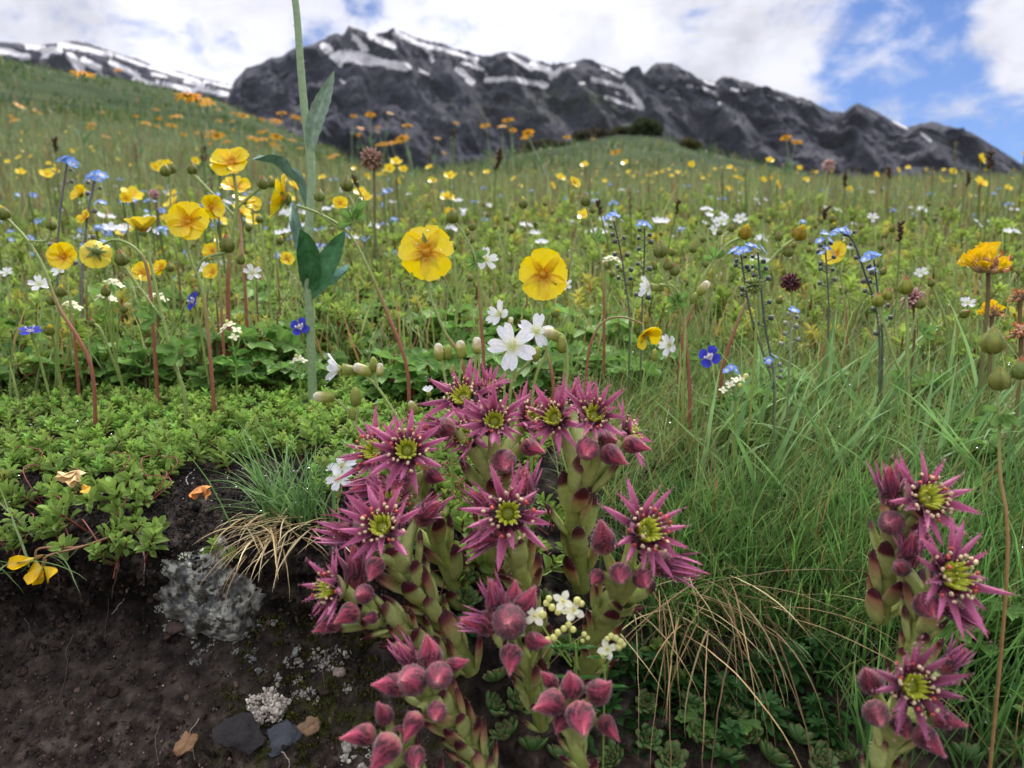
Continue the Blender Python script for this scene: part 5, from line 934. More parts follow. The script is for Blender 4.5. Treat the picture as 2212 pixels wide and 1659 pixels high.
x = r.uniform(-.42, .03, n); y = .262 + r.uniform(0, 1, n) ** 1.15 * .24; keep = (x < -.015 + (y - .25) * .35) & (y > .262 + .025 * fbm(x * 30, y * 10, 3) + np.where((x > -.19) & (x < -.075), .018, 0) + np.where((x > -.125) & (x < -.08), .012, 0)); keep &= ~((fbm(x * 24, y * 24, 3) > .60) & (y < .31))
x, y = x[keep], y[keep]; P = Gp(x, y); tint = (.75 + .5 * fbm(x * 14, y * 14, 3))[:, None] * (1 + r.normal(0, .08, (len(x), 3)))
for k in range(4):
    m = np.arange(len(x)) % 4 == k; M = tilt(m.sum(), .28, r) @ rotz(r.uniform(0, 6.28, m.sum())); mb.many(sprigs[k], M, P[m], r.uniform(.0036, .0054, m.sum()), tint[m])
tag(mb.obj('mat_plants', M_leaf), 'dense low mat of small leaved creeping plants covering the bank top', None, None, 'stuff')
# single sprigs over the bare soil and hanging at the edge
sm_meshes = []
for k in range(4):
    b = MB(); b.add(*sprigs[k]); sm_meshes.append(b.mesh('creeping_sprig', M_leaf))
edge = [(100, 985, 1.5), (50, 1000, 1.2), (165, 975, 1.5), (245, 985, 1.4), (300, 1000, 1.3), (345, 1010, 1.6), (360, 1040, 1.4), (130, 1030, 1.3), (90, 1090, 1.4), (140, 1100, 1.5), (200, 1090, 1.6), (250, 1110, 1.6), (310, 1105, 1.5), (60, 1150, 1.3), (115, 1150, 1.4), (180, 1140, 1.6), (235, 1150, 1.5), (285, 1165, 1.4), (20, 1110, 1.3), (275, 1060, 1.5), (320, 1070, 1.2), (220, 1180, 1.5), (262, 1215, 1.5), (255, 1235, 1.3), (160, 1185, 1.4), (30, 1185, 1.2), (400, 1000, 1.3), (475, 1010, 1.3), (500, 1020, 1.4), (520, 985, 1.4), (575, 965, 1.5), (440, 975, 1.4), (240, 935, 1.5), (470, 1205, 1.0), (500, 1215, 1.0), (560, 1000, 1.3), (620, 980, 1.4), (680, 960, 1.5), (1420, 1480, 1.6), (1000, 1055, 1.2), (960, 1085, 1.2), (1400, 1440, 1.6), (1480, 1500, 1.6)]
_r = np.random.default_rng(44)
edge += [(_r.uniform(0, 345), _r.uniform(1040, 1215), _r.uniform(1.0, 1.5)) for _ in range(36)] + [(_r.uniform(0, 420), _r.uniform(960, 1040), _r.uniform(.9, 1.3)) for _ in range(26)] + [(_r.uniform(400, 760), _r.uniform(915, 1010), _r.uniform(1.0, 1.4)) for _ in range(34)] + [(_r.uniform(925, 1270), _r.uniform(985, 1330), _r.uniform(1.0, 1.5)) for _ in range(60)]
for i, (u, v, s) in enumerate(edge):
    p = gpt(u, v); o = bpy.data.objects.new('creeping_sprig', sm_meshes[i % 4]); scene.collection.objects.link(o); o.location = p + np.array([0, -.002, .001]); o.scale = (.0050 * s,) * 3
    o.rotation_euler = (rad(rng.uniform(15, 65) if v > 1040 else rng.uniform(-5, 30)), rad(rng.uniform(-35, 35)), rng.uniform(0, 6))
    tag(o, 'small creeping green sprig rooted over bare soil of the bank', 'creeping plant', 'creeping sprigs spread over the bare soil')
    if v > 1040 and i % 4 == 0:
        q = MB(); a = np.array(p); q.add(*tube(spline([a, a + np.array([rng.uniform(-.012, .012), .006, .012]), gpt(u + rng.uniform(-60, 60), v - 80) + np.array([0, -.001, .001])], 10), .00022, 5, rgb(140, 76, 66))); z = q.obj('runner', M_stem); z.parent = o
        z.matrix_parent_inverse = (__import__('mathutils').Matrix.LocRotScale(o.location, o.rotation_euler, o.scale)).inverted()

# clumps of lobed leaves
clumps = []
for k in range(8):
    r = np.random.default_rng(100 + k); mb = MB(); col = [rgb(116, 156, 76), rgb(104, 142, 70), rgb(126, 164, 88), rgb(112, 148, 78)][k % 4]
    for i in range(7):
        a = i * 2.4 + r.uniform(-.4, .4); ln = r.uniform(.5, 1.5); el = r.uniform(.7, 1.25); d = np.array([math.cos(a) * math.cos(el), math.sin(a) * math.cos(el), math.sin(el)]); e = d * ln; mid = e * .5 + np.array([0, 0, .12])
        mb.add(*tube(spline([(0, 0, -.3), mid, e], 6), .035, 5, rgb(140, 130, 80) if r.random() < .6 else rgb(150, 80, 60)))
        out_ = unit(np.array([math.cos(a), math.sin(a), r.uniform(-.25, .3)])); T = palmate([5, 5, 3, 7][k % 4], 3, [.30, .38, .5, .22][k % 4], .13, col * r.uniform(.8, 1.2) * (np.array([1.5, .9, .6]) if r.random() < .05 else 1), .22, [300, 270, 200, 320][k % 4])
        mb.put(T, lframe(out_, (r.normal(0, .25), r.normal(0, .25), 1)), e, r.uniform(.55, .85))
    clumps.append(mb.mesh('leafy_clump', M_leaf))
r = np.random.default_rng(5); uv = []
for i in range(150):
    u = r.uniform(-60, 1420); v = 640 + r.uniform(0, 1) ** .8 * 185
    if u > 900: v = r.uniform(660, 840)
    uv.append((u, v, 1))
for i in range(34): uv.append((r.uniform(1420, 2250), r.uniform(700, 1000), .8))
uv += [(2180, 1300, .8), (2150, 1370, .8), (2210, 1400, .8), (2190, 1180, .7), (2080, 1400, .7), (1560, 1590, .5), (780, 900, .5), (840, 860, .8), (1020, 830, .8), (900, 850, .9), (1240, 850, .8), (1320, 820, .8), (1180, 860, .7), (2120, 1520, .7), (2200, 1560, .7)]
for i, (u, v, s) in enumerate(uv):
    p = gpt(u, v + 30) if v < 860 else gpt(u, v + 12); o = bpy.data.objects.new('leafy_clump', clumps[i % 8]); scene.collection.objects.link(o); o.location = p; q = s * r.uniform(.010, .020) * (1 if v > 760 else 1.1)
    o.scale = (q, q, q * r.uniform(.8, 1.2)); o.rotation_euler = (rad(r.uniform(-8, 14)), rad(r.uniform(-10, 10)), r.uniform(0, 6.28)); tag(o, 'low clump of lobed green leaves among the meadow flowers', 'leafy plant', 'low clumps of lobed leaves')
# round clover-like leaves at the left, whorled herbs at the foot
def herb(kind, seed):
    r = np.random.default_rng(seed); mb = MB()
    if kind == 'round':
        for i in range(5): a = i * 1.3; d = np.array([math.cos(a) * .8, math.sin(a) * .8, .7]); mb.add(*tube([(0, 0, -.4), d * .5, d], .03, 5, rgb(110, 130, 70))); mb.put(petal(ell(.42, .6, 2.4), 8, 7, cup=.35, curl=.2, col=lambda t, s: rgb(98, 142, 84) * (1 + .3 * (np.abs(s) < .1))[:, None]), lframe(unit(d + np.array([0, 0, -.3])), (0, 0, 1)), d, 1.0)
    else:
        for j in range(4):
            for i in range(8): a = i * .785 + j * .4; d = unit(np.array([math.cos(a), math.sin(a), .15 + .3 * j / 3])); mb.put(petal(ell(.17, .9, 1.8), 6, 3, cup=.6, curl=-.2 + r.normal(0, .15), col=rgb(64, 110, 54) * r.uniform(.8, 1.15) * (.8 + .12 * j)), lframe(d, (0, 0, 1)), np.array([0, 0, .25 + .42 * j]), (1.0 - .17 * j) * r.uniform(.85, 1.1))
        mb.add(*tube([(0, 0, -.5), (0, 0, .5), (0, 0, 1.5)], .04, 5, rgb(90, 120, 60)))
    return mb.mesh('herb', M_leaf)
hr = [herb('round', 1), herb('w', 2), herb('w', 3)]
for i, (u, v, k, s) in enumerate([(60, 815, 0, .012), (110, 790, 0, .012), (10, 830, 0, .013), (170, 780, 0, .010), (2060, 780, 0, .010), (2120, 800, 0, .010)] + [(r.uniform(1230, 1800), r.uniform(1400, 1640), 1 + j % 2, r.uniform(.0065, .0095)) for j in range(46)] + [(r.uniform(900, 1100), r.uniform(1180, 1400), 1, .005) for j in range(8)] + [(r.uniform(1380, 1480), r.uniform(1000, 1120), 1, .005) for j in range(8)] + [(r.uniform(2060, 2220), r.uniform(1380, 1640), 1, .008) for j in range(10)]):
    o = bpy.data.objects.new('round_leaf_plant' if k == 0 else 'whorled_herb', hr[k]); scene.collection.objects.link(o); o.location = gpt(u, v) ; o.scale = (s,) * 3; o.rotation_euler = (rad(r.uniform(10, 40)), rad(r.uniform(-20, 20)), r.uniform(0, 6))
    tag(o, 'plant with round smooth leaves at the back of the mat' if k == 0 else 'dark green herb with whorls of narrow leaves on the shaded slope', 'leafy plant', 'round leaved plants' if k == 0 else 'whorled herbs on the slope')

# ---------------------------------------------------------------- grass
DEW = []
def pal(n, r, base=((92, 128, 60), (112, 146, 78), (84, 116, 56)), dry=.08, drycol=((176, 156, 104), (170, 136, 92))):
    B = np.array([rgb(*b) for b in base]); c = B[r.integers(0, len(B), n)] * r.uniform(.85, 1.5, (n, 1)); D_ = np.array([rgb(*b) for b in drycol]); m = r.random(n) < dry; c[m] = D_[r.integers(0, len(D_), m.sum())] * r.uniform(.7, 1.1, (m.sum(), 1)); return c
def grass(name, label, P, L_, W, az, a0, a1, r, dry=.08, base=None, ns=5, dew=0, kind='stuff', mat=None, drycol=None, wob=.15):
    n = len(P); kw = {}
    if base is not None: kw['base'] = base
    if drycol is not None: kw['drycol'] = drycol
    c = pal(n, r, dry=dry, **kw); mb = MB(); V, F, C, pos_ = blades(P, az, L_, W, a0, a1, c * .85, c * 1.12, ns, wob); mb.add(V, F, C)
    if dew: i = r.integers(0, n, dew); j = r.integers(2, ns + 1, dew); DEW.append(pos_[i, j])
    if kind == 'mb': return mb
    return tag(mb.obj(name, mat or M_grass), label, None, None, 'stuff')
r = np.random.default_rng(31)
# fine grass of the right hand slope
n = 23000; x = r.uniform(.015, .36, n); y = .215 + r.uniform(0, 1, n) ** .8 * .25; k = (x > .02 + .35 * np.clip(.3 - y, 0, 1)) & ~((x < .10) & (y < .262)) & ~((y < .232) & (x < .16) ) & ((x > .10) | (y > .285) | (x > .06)); x, y = x[k], y[k]; n = len(x); P = Gp(x, y)
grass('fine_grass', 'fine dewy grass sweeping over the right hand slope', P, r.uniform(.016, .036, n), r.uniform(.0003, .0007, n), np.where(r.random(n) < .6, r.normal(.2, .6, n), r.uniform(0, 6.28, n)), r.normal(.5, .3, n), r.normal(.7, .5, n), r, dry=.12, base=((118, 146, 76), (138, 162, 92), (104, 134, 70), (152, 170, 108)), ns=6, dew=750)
# meadow grass behind the edge
n = 18000; rr = np.exp(r.uniform(math.log(.44), math.log(1.5), n)); a = r.uniform(-.82, .82, n); x = rr * np.sin(a); y = rr * np.cos(a); k = ~((x < .02) & (y < .50) & (r.random(n) < .40)); x, y, rr = x[k], y[k], rr[k]; n = len(x); P = Gp(x, y)
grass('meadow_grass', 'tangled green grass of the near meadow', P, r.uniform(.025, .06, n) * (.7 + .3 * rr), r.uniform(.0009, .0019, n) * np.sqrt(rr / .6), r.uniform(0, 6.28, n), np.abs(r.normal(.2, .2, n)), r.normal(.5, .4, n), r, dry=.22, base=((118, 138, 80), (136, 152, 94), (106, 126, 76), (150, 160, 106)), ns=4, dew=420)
n = 32000; rr = np.exp(r.uniform(math.log(1.3), math.log(15), n)); a = r.uniform(-.82, .82, n); x = rr * np.sin(a); y = rr * np.cos(a); P = Gp(x, y)
grass('far_grass', 'grass of the farther meadow blending into the hillside', P, r.uniform(.05, .13, n) * (.8 + .04 * rr), r.uniform(.002, .004, n) * np.sqrt(rr), r.uniform(0, 6.28, n), np.abs(r.normal(.15, .2, n)), r.normal(.4, .4, n), r, dry=.26, base=((108, 126, 76), (122, 138, 86), (98, 116, 72), (140, 148, 98)), ns=3, drycol=((150, 136, 92), (140, 116, 84)))
n = 34000; rr = np.exp(r.uniform(math.log(9), math.log(88), n)); a = np.where(r.random(n) < .72, r.uniform(-.82, -.15, n), r.uniform(-.15, .35, n)); k = (a < -.15) | (rr < 22); rr, a = rr[k], a[k]; n = len(rr); x = rr * np.sin(a); y = rr * np.cos(a); k = fbm(x * .25 + 40, y * .12, 4, .6) > .5; x, y, rr = x[k], y[k], rr[k]; n = len(x); P = Gp(x, y)
grass('hillside_tufts', 'darker tussocks dotting the green hillsides', P, r.uniform(.10, .26, n) * (1 + rr / 60), r.uniform(.010, .03, n) * rr / 14, r.uniform(0, 6.28, n), np.abs(r.normal(.5, .5, n)), r.normal(.6, .4, n), r, dry=.06, base=((58, 84, 44), (84, 108, 56), (50, 72, 40), (112, 126, 70)), ns=2)
# broad blades
r = np.random.default_rng(33); n = 190; uv = [(r.uniform(1500, 2260), r.uniform(880, 1120)) for _ in range(n)]; P = ground_pts(uv)
grass('broad_grass', 'broader grass blades standing over the right hand slope', P, r.uniform(.03, .075, n), r.uniform(.0014, .003, n), r.choice([.2, 2.9], n, p=[.65, .35]) + r.normal(0, .5, n), r.uniform(.2, .9, n), r.normal(.4, .4, n), r, dry=.0, base=((124, 162, 94), (140, 176, 112), (108, 148, 84)), ns=8, dew=120, wob=.08)
n = 330; uv = [(r.uniform(1820, 2260), r.uniform(1150, 1720)) for _ in range(n)]; P = ground_pts(uv)
grass('corner_grass', 'loose grass blades around the right hand houseleek column', P, r.uniform(.02, .055, n), r.uniform(.0005, .0013, n), r.uniform(0, 6.28, n), r.uniform(.1, .6, n), r.normal(.5, .4, n), r, dry=.06, base=((92, 136, 68), (108, 150, 80), (80, 120, 60)), ns=8, dew=60, wob=.08)
n = 240; uv = [(r.uniform(1280, 1850), r.uniform(1150, 1500)) for _ in range(n)]; P = ground_pts(uv)
grass('shaded_grass', 'dark thin grass in the hollow right of the clump', P, r.uniform(.02, .04, n), r.uniform(.0004, .0009, n), r.uniform(0, 6.28, n), r.uniform(.1, .7, n), r.normal(.6, .4, n), r, dry=.1, base=((60, 98, 46), (74, 112, 54)), ns=7, wob=.1)
r = np.random.default_rng(88); n = 46; uv = [(r.uniform(1800, 2210), r.uniform(1480, 1760)) for _ in range(n)]; P = ground_pts(uv) + np.array([0, -.004, 0])
grass('front_grass', 'long thin blades crossing in front of the right hand houseleeks', P, r.uniform(.05, .09, n), r.uniform(.0005, .0010, n), r.uniform(-.6, 1.2, n), r.uniform(.1, .6, n), r.normal(.3, .3, n), r, dry=.0, base=((112, 156, 84), (96, 138, 70)), ns=12, wob=.05, dew=16)
n = 2600; uv = [(r.uniform(1400, 2230), r.uniform(1100, 1420)) for _ in range(n)]; P = ground_pts(uv)
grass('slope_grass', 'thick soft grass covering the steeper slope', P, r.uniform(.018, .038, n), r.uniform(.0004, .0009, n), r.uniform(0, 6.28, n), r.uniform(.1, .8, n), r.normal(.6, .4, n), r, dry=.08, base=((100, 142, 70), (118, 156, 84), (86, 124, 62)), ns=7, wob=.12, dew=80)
# tuft of grass at the bank edge
def tuft(label, u, v, n, L0, L1, az0, azs, a0, a1, cols, seed, wpx=1.0, mat=None, spread=.006, name='grass_tuft', dryf=0.0, ns=9, dz=0.0):
    r = np.random.default_rng(seed); p = gpt(u, v) + np.array([0, dz, 0]); P = p + r.normal(0, 1, (n, 3)) * np.array([spread, spread * .5, spread * .4]); c = pal(n, r, base=cols, dry=dryf); mb = MB()
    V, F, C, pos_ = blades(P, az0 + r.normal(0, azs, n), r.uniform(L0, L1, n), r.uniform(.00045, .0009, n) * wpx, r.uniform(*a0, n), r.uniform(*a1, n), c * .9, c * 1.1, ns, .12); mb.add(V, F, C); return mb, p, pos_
gb, p0, ps = tuft('', 640, 1115, 170, .018, .042, 2.9, 1.3, (.1, .9), (.2, 1.3), ((104, 142, 78), (120, 156, 92), (90, 126, 68)), 1, spread=.007, dz=-.004)
rt = empty('grass_tuft', p0, 'arching green grass tuft with dry straw skirt overhanging the soil, left of the clump', 'grass tuft'); sub(gb, 'green_blades', M_grass, rt, tuple(p0)); DEW.append(ps[:40, 6])
gb, p1, ps = tuft('', 630, 1125, 110, .012, .030, -2.2, .9, (1.2, 1.9), (.3, 1.1), ((190, 168, 122), (160, 132, 92), (206, 190, 150)), 2, spread=.007, wpx=.9, dz=-.006); sub(gb, 'dry_straw', M_dry, rt, tuple(p0))
gb, p0, ps = tuft('', 1480, 1262, 120, .02, .075, -1.15, 1.0, (1.1, 2.2), (.4, 1.7), ((160, 136, 94), (126, 102, 70), (180, 160, 118), (104, 84, 60)), 3, spread=.013, wpx=.75, ns=14, dz=-.016)
rt = empty('straw_tuft', p0, 'hanging bundle of dry tan roots and straw beneath the right flower', 'dry straw'); sub(gb, 'dry_straw', M_dry, rt, tuple(p0))
gb, p0, ps = tuft('', 10, 1190, 26, .02, .04, 0, 3, (.6, 1.5), (.2, 1.0), ((92, 124, 66), (120, 140, 90)), 4, spread=.012, dz=-.004)
tag(gb.obj('grass_tuft', M_grass), 'thin loose grass blades hanging at the left border over the soil', 'grass tuft')

# water drops
def ico(): V, F, C = lathe([(math.cos(a), math.sin(a) + 1e-4) for a in np.linspace(math.pi, 0, 7)], 8, (1, 1, 1)); return V, F, C
D_ = np.concatenate(DEW); r = np.random.default_rng(6); D_ = D_[r.permutation(len(D_))[:950]]; dd = D_ @ FW
extra = []
for _ in range(150): u, v = r.uniform(0, 1000), r.uniform(830, 1150); extra.append(at(u, v, gd(u, v)) + np.array([r.normal(0, .002), 0, r.uniform(.002, .008)]))
for _ in range(9): a = r.uniform(0, 6.28); q = r.uniform(10, 50); extra.append(at(921 + q * math.cos(a), 545 + q * math.sin(a), .321))
D_ = np.concatenate([D_, np.array(extra)]); n = len(D_); mb = MB(); mb.many(ico(), np.tile(np.eye(3), (n, 1, 1)), D_, r.uniform(.0002, .0005, n) * np.where(r.random(n) < .08, 1.6, 1))
tag(mb.obj('dew', M_water), 'beads of water clinging to grass and leaves', None, None, 'stuff')

# ---------------------------------------------------------------- bare soil: crumbs, roots, stones, lichen
def crumb(seed):
    r = np.random.default_rng(seed); V, F, C = lathe([(math.cos(a), math.sin(a) + 1e-3) for a in np.linspace(math.pi, 0, 5)], 6, (1, 1, 1)); V = V * (1 + r.normal(0, .22, V.shape)) * r.uniform(.6, 1.3, 3); return V, F, np.ones_like(V)
CR = [crumb(k) for k in range(5)]
def surf(u, v):                     # point on the displaced soil face
    return gpt(u, v)
r = np.random.default_rng(12); mb = MB()
Xs, Ys, Zs = None, None, None
gv = V_ground = np.array(bpy.data.objects['ground'].data.vertices[0].co)      # keep a handle
nv = len(bpy.data.objects['ground'].data.vertices); buf = np.empty(nv * 3, np.float32); bpy.data.objects['ground'].data.vertices.foreach_get('co', buf); GV = buf.reshape(-1, 3)
dp = GV @ FW; ok = (dp > .15) & (dp < .32) & (GV[:, 1] < .30); GVs = GV[ok]; gu = 1106 + 1659 * (GVs @ RT) / (GVs @ FW); gvv = 829.5 - 1659 * (GVs @ UP) / (GVs @ FW)
m = (gu > -60) & (gu < 1050) & (gvv > 930) & (gvv < 1720); GVs, gu, gvv = GVs[m], gu[m], gvv[m]
def face_pick(n, u0, u1, v0, v1, r, dens=None):
    i = np.where((gu > u0) & (gu < u1) & (gvv > v0) & (gvv < v1))[0]
    if dens is not None: i = i[dens(gu[i], gvv[i]) > r.random(len(i))]
    return GVs[r.choice(i, n)] + r.normal(0, .0006, (n, 3))
P = face_pick(26000, -50, 1000, 950, 1700, r); n = len(P); vv = 829.5 - 1659 * (P @ UP) / (P @ FW); k = sm(1250, 1600, vv)[:, None]
colr = rgb(34, 29, 28) * (1 - k) + rgb(74, 62, 54) * k; colr = colr * np.exp(r.normal(.1, .75, (n, 1)))
for j in range(5): s_ = np.arange(n) % 5 == j; mb.many(CR[j], rotz(r.uniform(0, 6, s_.sum())), P[s_], np.exp(r.normal(-8.25, .5, s_.sum())), colr[s_])
P = face_pick(1500, -50, 1000, 1100, 1700, r); n = len(P); mb.many((CR[1][0] * np.array([1.3, 1.1, .5]), CR[1][1], CR[1][2]), lframe(unit(r.normal(0, 1, (n, 3))), np.array([0, -.7, .7])), P, np.exp(r.normal(-6.9, .35, n)), rgb(58, 47, 40) * np.exp(r.normal(0, .5, (n, 1))))
tag(mb.obj('soil_crumbs', M_crumb), 'crumbly dark soil clods on the bank face', None, None, 'stuff')
def lichen(label, cu, cv, ru, rv, n, col, sz, seed, thr=.42, name='lichen'):
    r = np.random.default_rng(seed); d = lambda u, v: ((((u - cu) / ru) ** 2 + ((v - cv) / rv) ** 2) < .55 + .9 * fbm(u / 45 + seed, v / 45, 3)) * (fbm(u / 16, v / 16 + seed, 4) > thr)
    P = face_pick(n, cu - ru * 1.3, cu + ru * 1.3, cv - rv * 1.3, cv + rv * 1.3, r, d) + np.array([0, -.0006, .0002]); mb = MB(); c = np.asarray(col) * np.exp(r.normal(0, .28, (n, 1)))
    for j in range(5): s_ = np.arange(n) % 5 == j; M = lframe(unit(r.normal(0, 1, (s_.sum(), 3))), np.array([0, -.6, .6])); mb.many((CR[j][0] * np.array([1.4, 1.4, .4]), CR[j][1], CR[j][2]), M, P[s_], np.exp(r.normal(math.log(sz), .4, s_.sum())), c[s_])
    o = mb.obj(name, M_crumb); tag(o, label, 'lichen', 'lichen crusts on the soil')
def face_pt(u, v, out=0.0):
    i = np.argmin((gu - u) ** 2 + (gvv - v) ** 2); return GVs[i] - FW * out
def boulder(label, cu, cv, ru, rv, bulge, seed, c0=rgb(92, 94, 92), c1=rgb(176, 178, 166)):
    P0 = at(cu, cv, float(face_pt(cu, cv) @ FW)); A, R_ = np.meshgrid(np.linspace(0, 2 * math.pi, 120, endpoint=False), np.linspace(0, 1.25, 60), indexing='ij'); edge_ = 1 + 1.0 * (fbm(np.cos(A) * 1.8 + seed, np.sin(A) * 1.6 + seed, 4) - .5)
    uu = cu + ru * R_ * np.cos(A) * edge_; vv_ = cv + rv * R_ * np.sin(A) * edge_; base = np.array([[float(face_pt(a, b) @ FW) for a, b in zip(ra, rb)] for ra, rb in zip(uu[::6], vv_[::6])]); base = np.repeat(base, 6, 0); base = (base + np.roll(base, 3, 0) + np.roll(base, -3, 0)) / 3; base[:, :] = base * .35 + np.median(base) * .65
    hgt = bulge * (1 - np.clip(R_, 0, 1.25) ** 4 * 1.5) + .0034 * (fbm(uu / 34 + seed, vv_ / 34, 6, .62) - .5) + .0016 * (fbm(uu / 9, vv_ / 9 + seed, 4, .6, True) - .5)
    Pb = at(uu, vv_, base - hgt); cc = fbm(uu / 22 + 3, vv_ / 22, 5, .65)[..., None]; c2 = fbm(uu / 50 + 9, vv_ / 50 + 4, 3)[..., None]; col = c0 * (1 - sm(.4, .62, cc)) + c1 * sm(.4, .62, cc); col = col * (.65 + .6 * c2); col = np.where(fbm(uu / 12 + 7, vv_ / 12, 4)[..., None] > .60, rgb(74, 70, 60), col)
    mb = MB(); mb.add((Pb - P0).reshape(-1, 3), grid_faces(60, 120, True), np.swapaxes(col, 0, 1).reshape(-1, 3)) if False else mb.add((np.swapaxes(Pb, 0, 1) - P0).reshape(-1, 3), grid_faces(60, 120, True), np.swapaxes(col, 0, 1).reshape(-1, 3))
    o = mb.obj('rock', M_rock); o.location = P0; return tag(o, label, 'rock')
boulder('large grey rock face crusted with lichen set in the dark soil', 452, 1275, 118, 118, .0065, 2)
r = np.random.default_rng(55); P = face_pick(9000, 480, 900, 1330, 1720, r, lambda u, v: fbm(u / 30, v / 30 + 2, 5, .65) > .53) + np.array([0, -.0004, .0001]); n = len(P); mb = MB(); mb.many(CR[0], rotz(r.uniform(0, 6, n)), P, np.exp(r.normal(-8.55, .4, n)), np.array([rgb(74, 76, 30)]) * np.exp(r.normal(-.3, .4, (n, 1))))
tag(mb.obj('moss', M_crumb), 'olive green moss growing over the lower soil and rock', None, None, 'stuff')
lichen('pale grey lichen crust spread over the grey rock face', 450, 1290, 100, 100, 2600, rgb(160, 162, 146), .00026, 1, .52)
lichen('pale speckled lichen clump low beside the houseleeks', 578, 1520, 40, 42, 700, rgb(196, 186, 172), .0004, 2, .42)
lichen('small white lichen flecks right of the pale clump', 690, 1455, 90, 60, 420, rgb(150, 146, 136), .00035, 3, .60)
lichen('scattered grey lichen flecks under the large crust', 520, 1400, 120, 60, 300, rgb(120, 120, 116), .00035, 4, .60)
lichen('grey lichen flecks at the lower edge beside the lowest buds', 770, 1620, 30, 40, 260, rgb(190, 186, 170), .0004, 5, .5)
def stone(label, u, v, D, sz, flat, col, seed, roty=0.0):
    r = np.random.default_rng(seed); V, F, C = lathe([(math.cos(a), math.sin(a) + 1e-3) for a in np.linspace(math.pi, 0, 14)], 18, col); A = np.arctan2(V[:, 1], V[:, 0]); k = 1 + .42 * (fbm(V[:, 0] * 2.2 + seed + 3, V[:, 1] * 2.2 + V[:, 2] + 3, 5) - .5) * 2 + .1 * np.cos(A * 3 + seed) * (1 - np.abs(V[:, 2]))
    V = V * k[:, None] * np.array([1, .75, flat]); V[:, 2] = np.round(V[:, 2] * 6) / 6 * .6 + V[:, 2] * .4; F_ = frame(cdir(.1, .5, .8), UP, roty); p = at(u, v, D); mb = MB(); mb.add(V @ F_.T * S(sz, D), F, C); o = mb.obj('stone', M_rock, None, (0, 0, 0), True); o.location = p; tag(o, label, 'stone')
stone('blue grey slate flake at the bottom of the bank', 612, 1592, float(face_pt(612, 1592) @ FW) - .004, 40, .12, rgb(74, 78, 84), 1, .5)
stone('second darker slate flake left of the blue grey one', 520, 1585, float(face_pt(520, 1585) @ FW) - .004, 52, .12, rgb(50, 46, 46), 2, -.2)
stone('orange brown flat stone on the lower soil', 402, 1606, float(face_pt(402, 1606) @ FW) - .004, 26, .3, rgb(150, 116, 84), 3, .8)
stone('tan stone chip right of the slate flakes', 672, 1568, float(face_pt(672, 1568) @ FW) - .004, 26, .3, rgb(140, 112, 86), 4, .3)
stone('round pale pinkish pebble on the mossy soil', 733, 1452, float(face_pt(733, 1452) @ FW) - .004, 15, .5, rgb(150, 134, 124), 5)
stone('small brown pebble under the large lichen crust', 378, 1355, float(face_pt(378, 1355) @ FW) - .004, 20, .4, rgb(78, 64, 58), 6)
def root_(label, pts, w, col, seed):
    r = np.random.default_rng(seed); P = spline([face_pt(u, v, .0015) for u, v in pts], 26); P = P + np.cumsum(r.normal(0, .00012, P.shape), 0); mb = MB(); mb.add(*tube(P, np.linspace(S(w, .25), S(w * .35, .25), 26) * (1 + .3 * r.random(26)), 5, rgb(*col))); tag(mb.obj('root', M_dry), label, 'root', 'roots hanging from the bank edge')
roots = [('thick pale wavy root left of the lichen crust', [(316, 1130), (310, 1170), (318, 1210), (312, 1260)], 3.2, (170, 150, 140)), ('forked pale root hanging below the sprigs', [(283, 1270), (275, 1300), (255, 1335)], 2.4, (165, 155, 150)), ('brown root strand under the sprig edge at the left', [(262, 1190), (258, 1230), (250, 1290)], 2.6, (130, 110, 100)), ('short brown root near the trefoil flowers', [(120, 1215), (130, 1240), (128, 1265)], 1.6, (120, 100, 92)), ('long thin root winding down the left soil face', [(168, 1370), (150, 1400), (160, 1430), (130, 1500)], 1.0, (110, 96, 90)), ('fine root thread near the bottom centre of the soil', [(430, 1545), (418, 1590), (425, 1640)], 1.2, (170, 160, 145)), ('white looping root above the shrivelled orange flower', [(418, 990), (412, 1030), (428, 1060)], 1.8, (190, 184, 178)), ('thin root thread at the far left soil', [(60, 1330), (75, 1370), (60, 1410)], .9, (100, 88, 84)), ('thin curved root between lichen and left border', [(240, 1290), (245, 1330), (235, 1370)], .9, (110, 98, 92)), ('short pale root at the bottom edge', [(622, 1620), (630, 1640), (620, 1655)], 1.4, (180, 170, 160)), ('fine thread crossing the lower soil', [(350, 1560), (345, 1600), (352, 1640)], .8, (130, 118, 108)), ('wiry root over the mossy soil', [(700, 1440), (690, 1480), (705, 1510)], .7, (120, 108, 90))]
for i, a in enumerate(roots): root_(*a, i + 1)
# yellowing dry leaves under the top houseleeks
r = np.random.default_rng(77)
for i in range(40):
    u, v = r.uniform(925, 1050), r.uniform(985, 1130); d = gd(u, v) - .006; mb = MB(); c = rgb(*[(190, 150, 90), (150, 150, 70), (170, 120, 70)][i % 3]); mb.put(petal(ell(.2, .8, 1.2), 6, 3, cup=.8, curl=r.normal(0, .5), col=c), lframe(cdir(r.normal(), r.normal(), .5), cdir(r.normal(), .6, .7)), np.zeros(3), S(30, d))
    o = mb.obj('dry_leaf', M_dry); o.location = at(u, v, d + r.uniform(0, .012)); tag(o, 'small yellowing dry leaf lying behind the star flower', 'dry leaf', 'yellowing leaves behind the star flower')

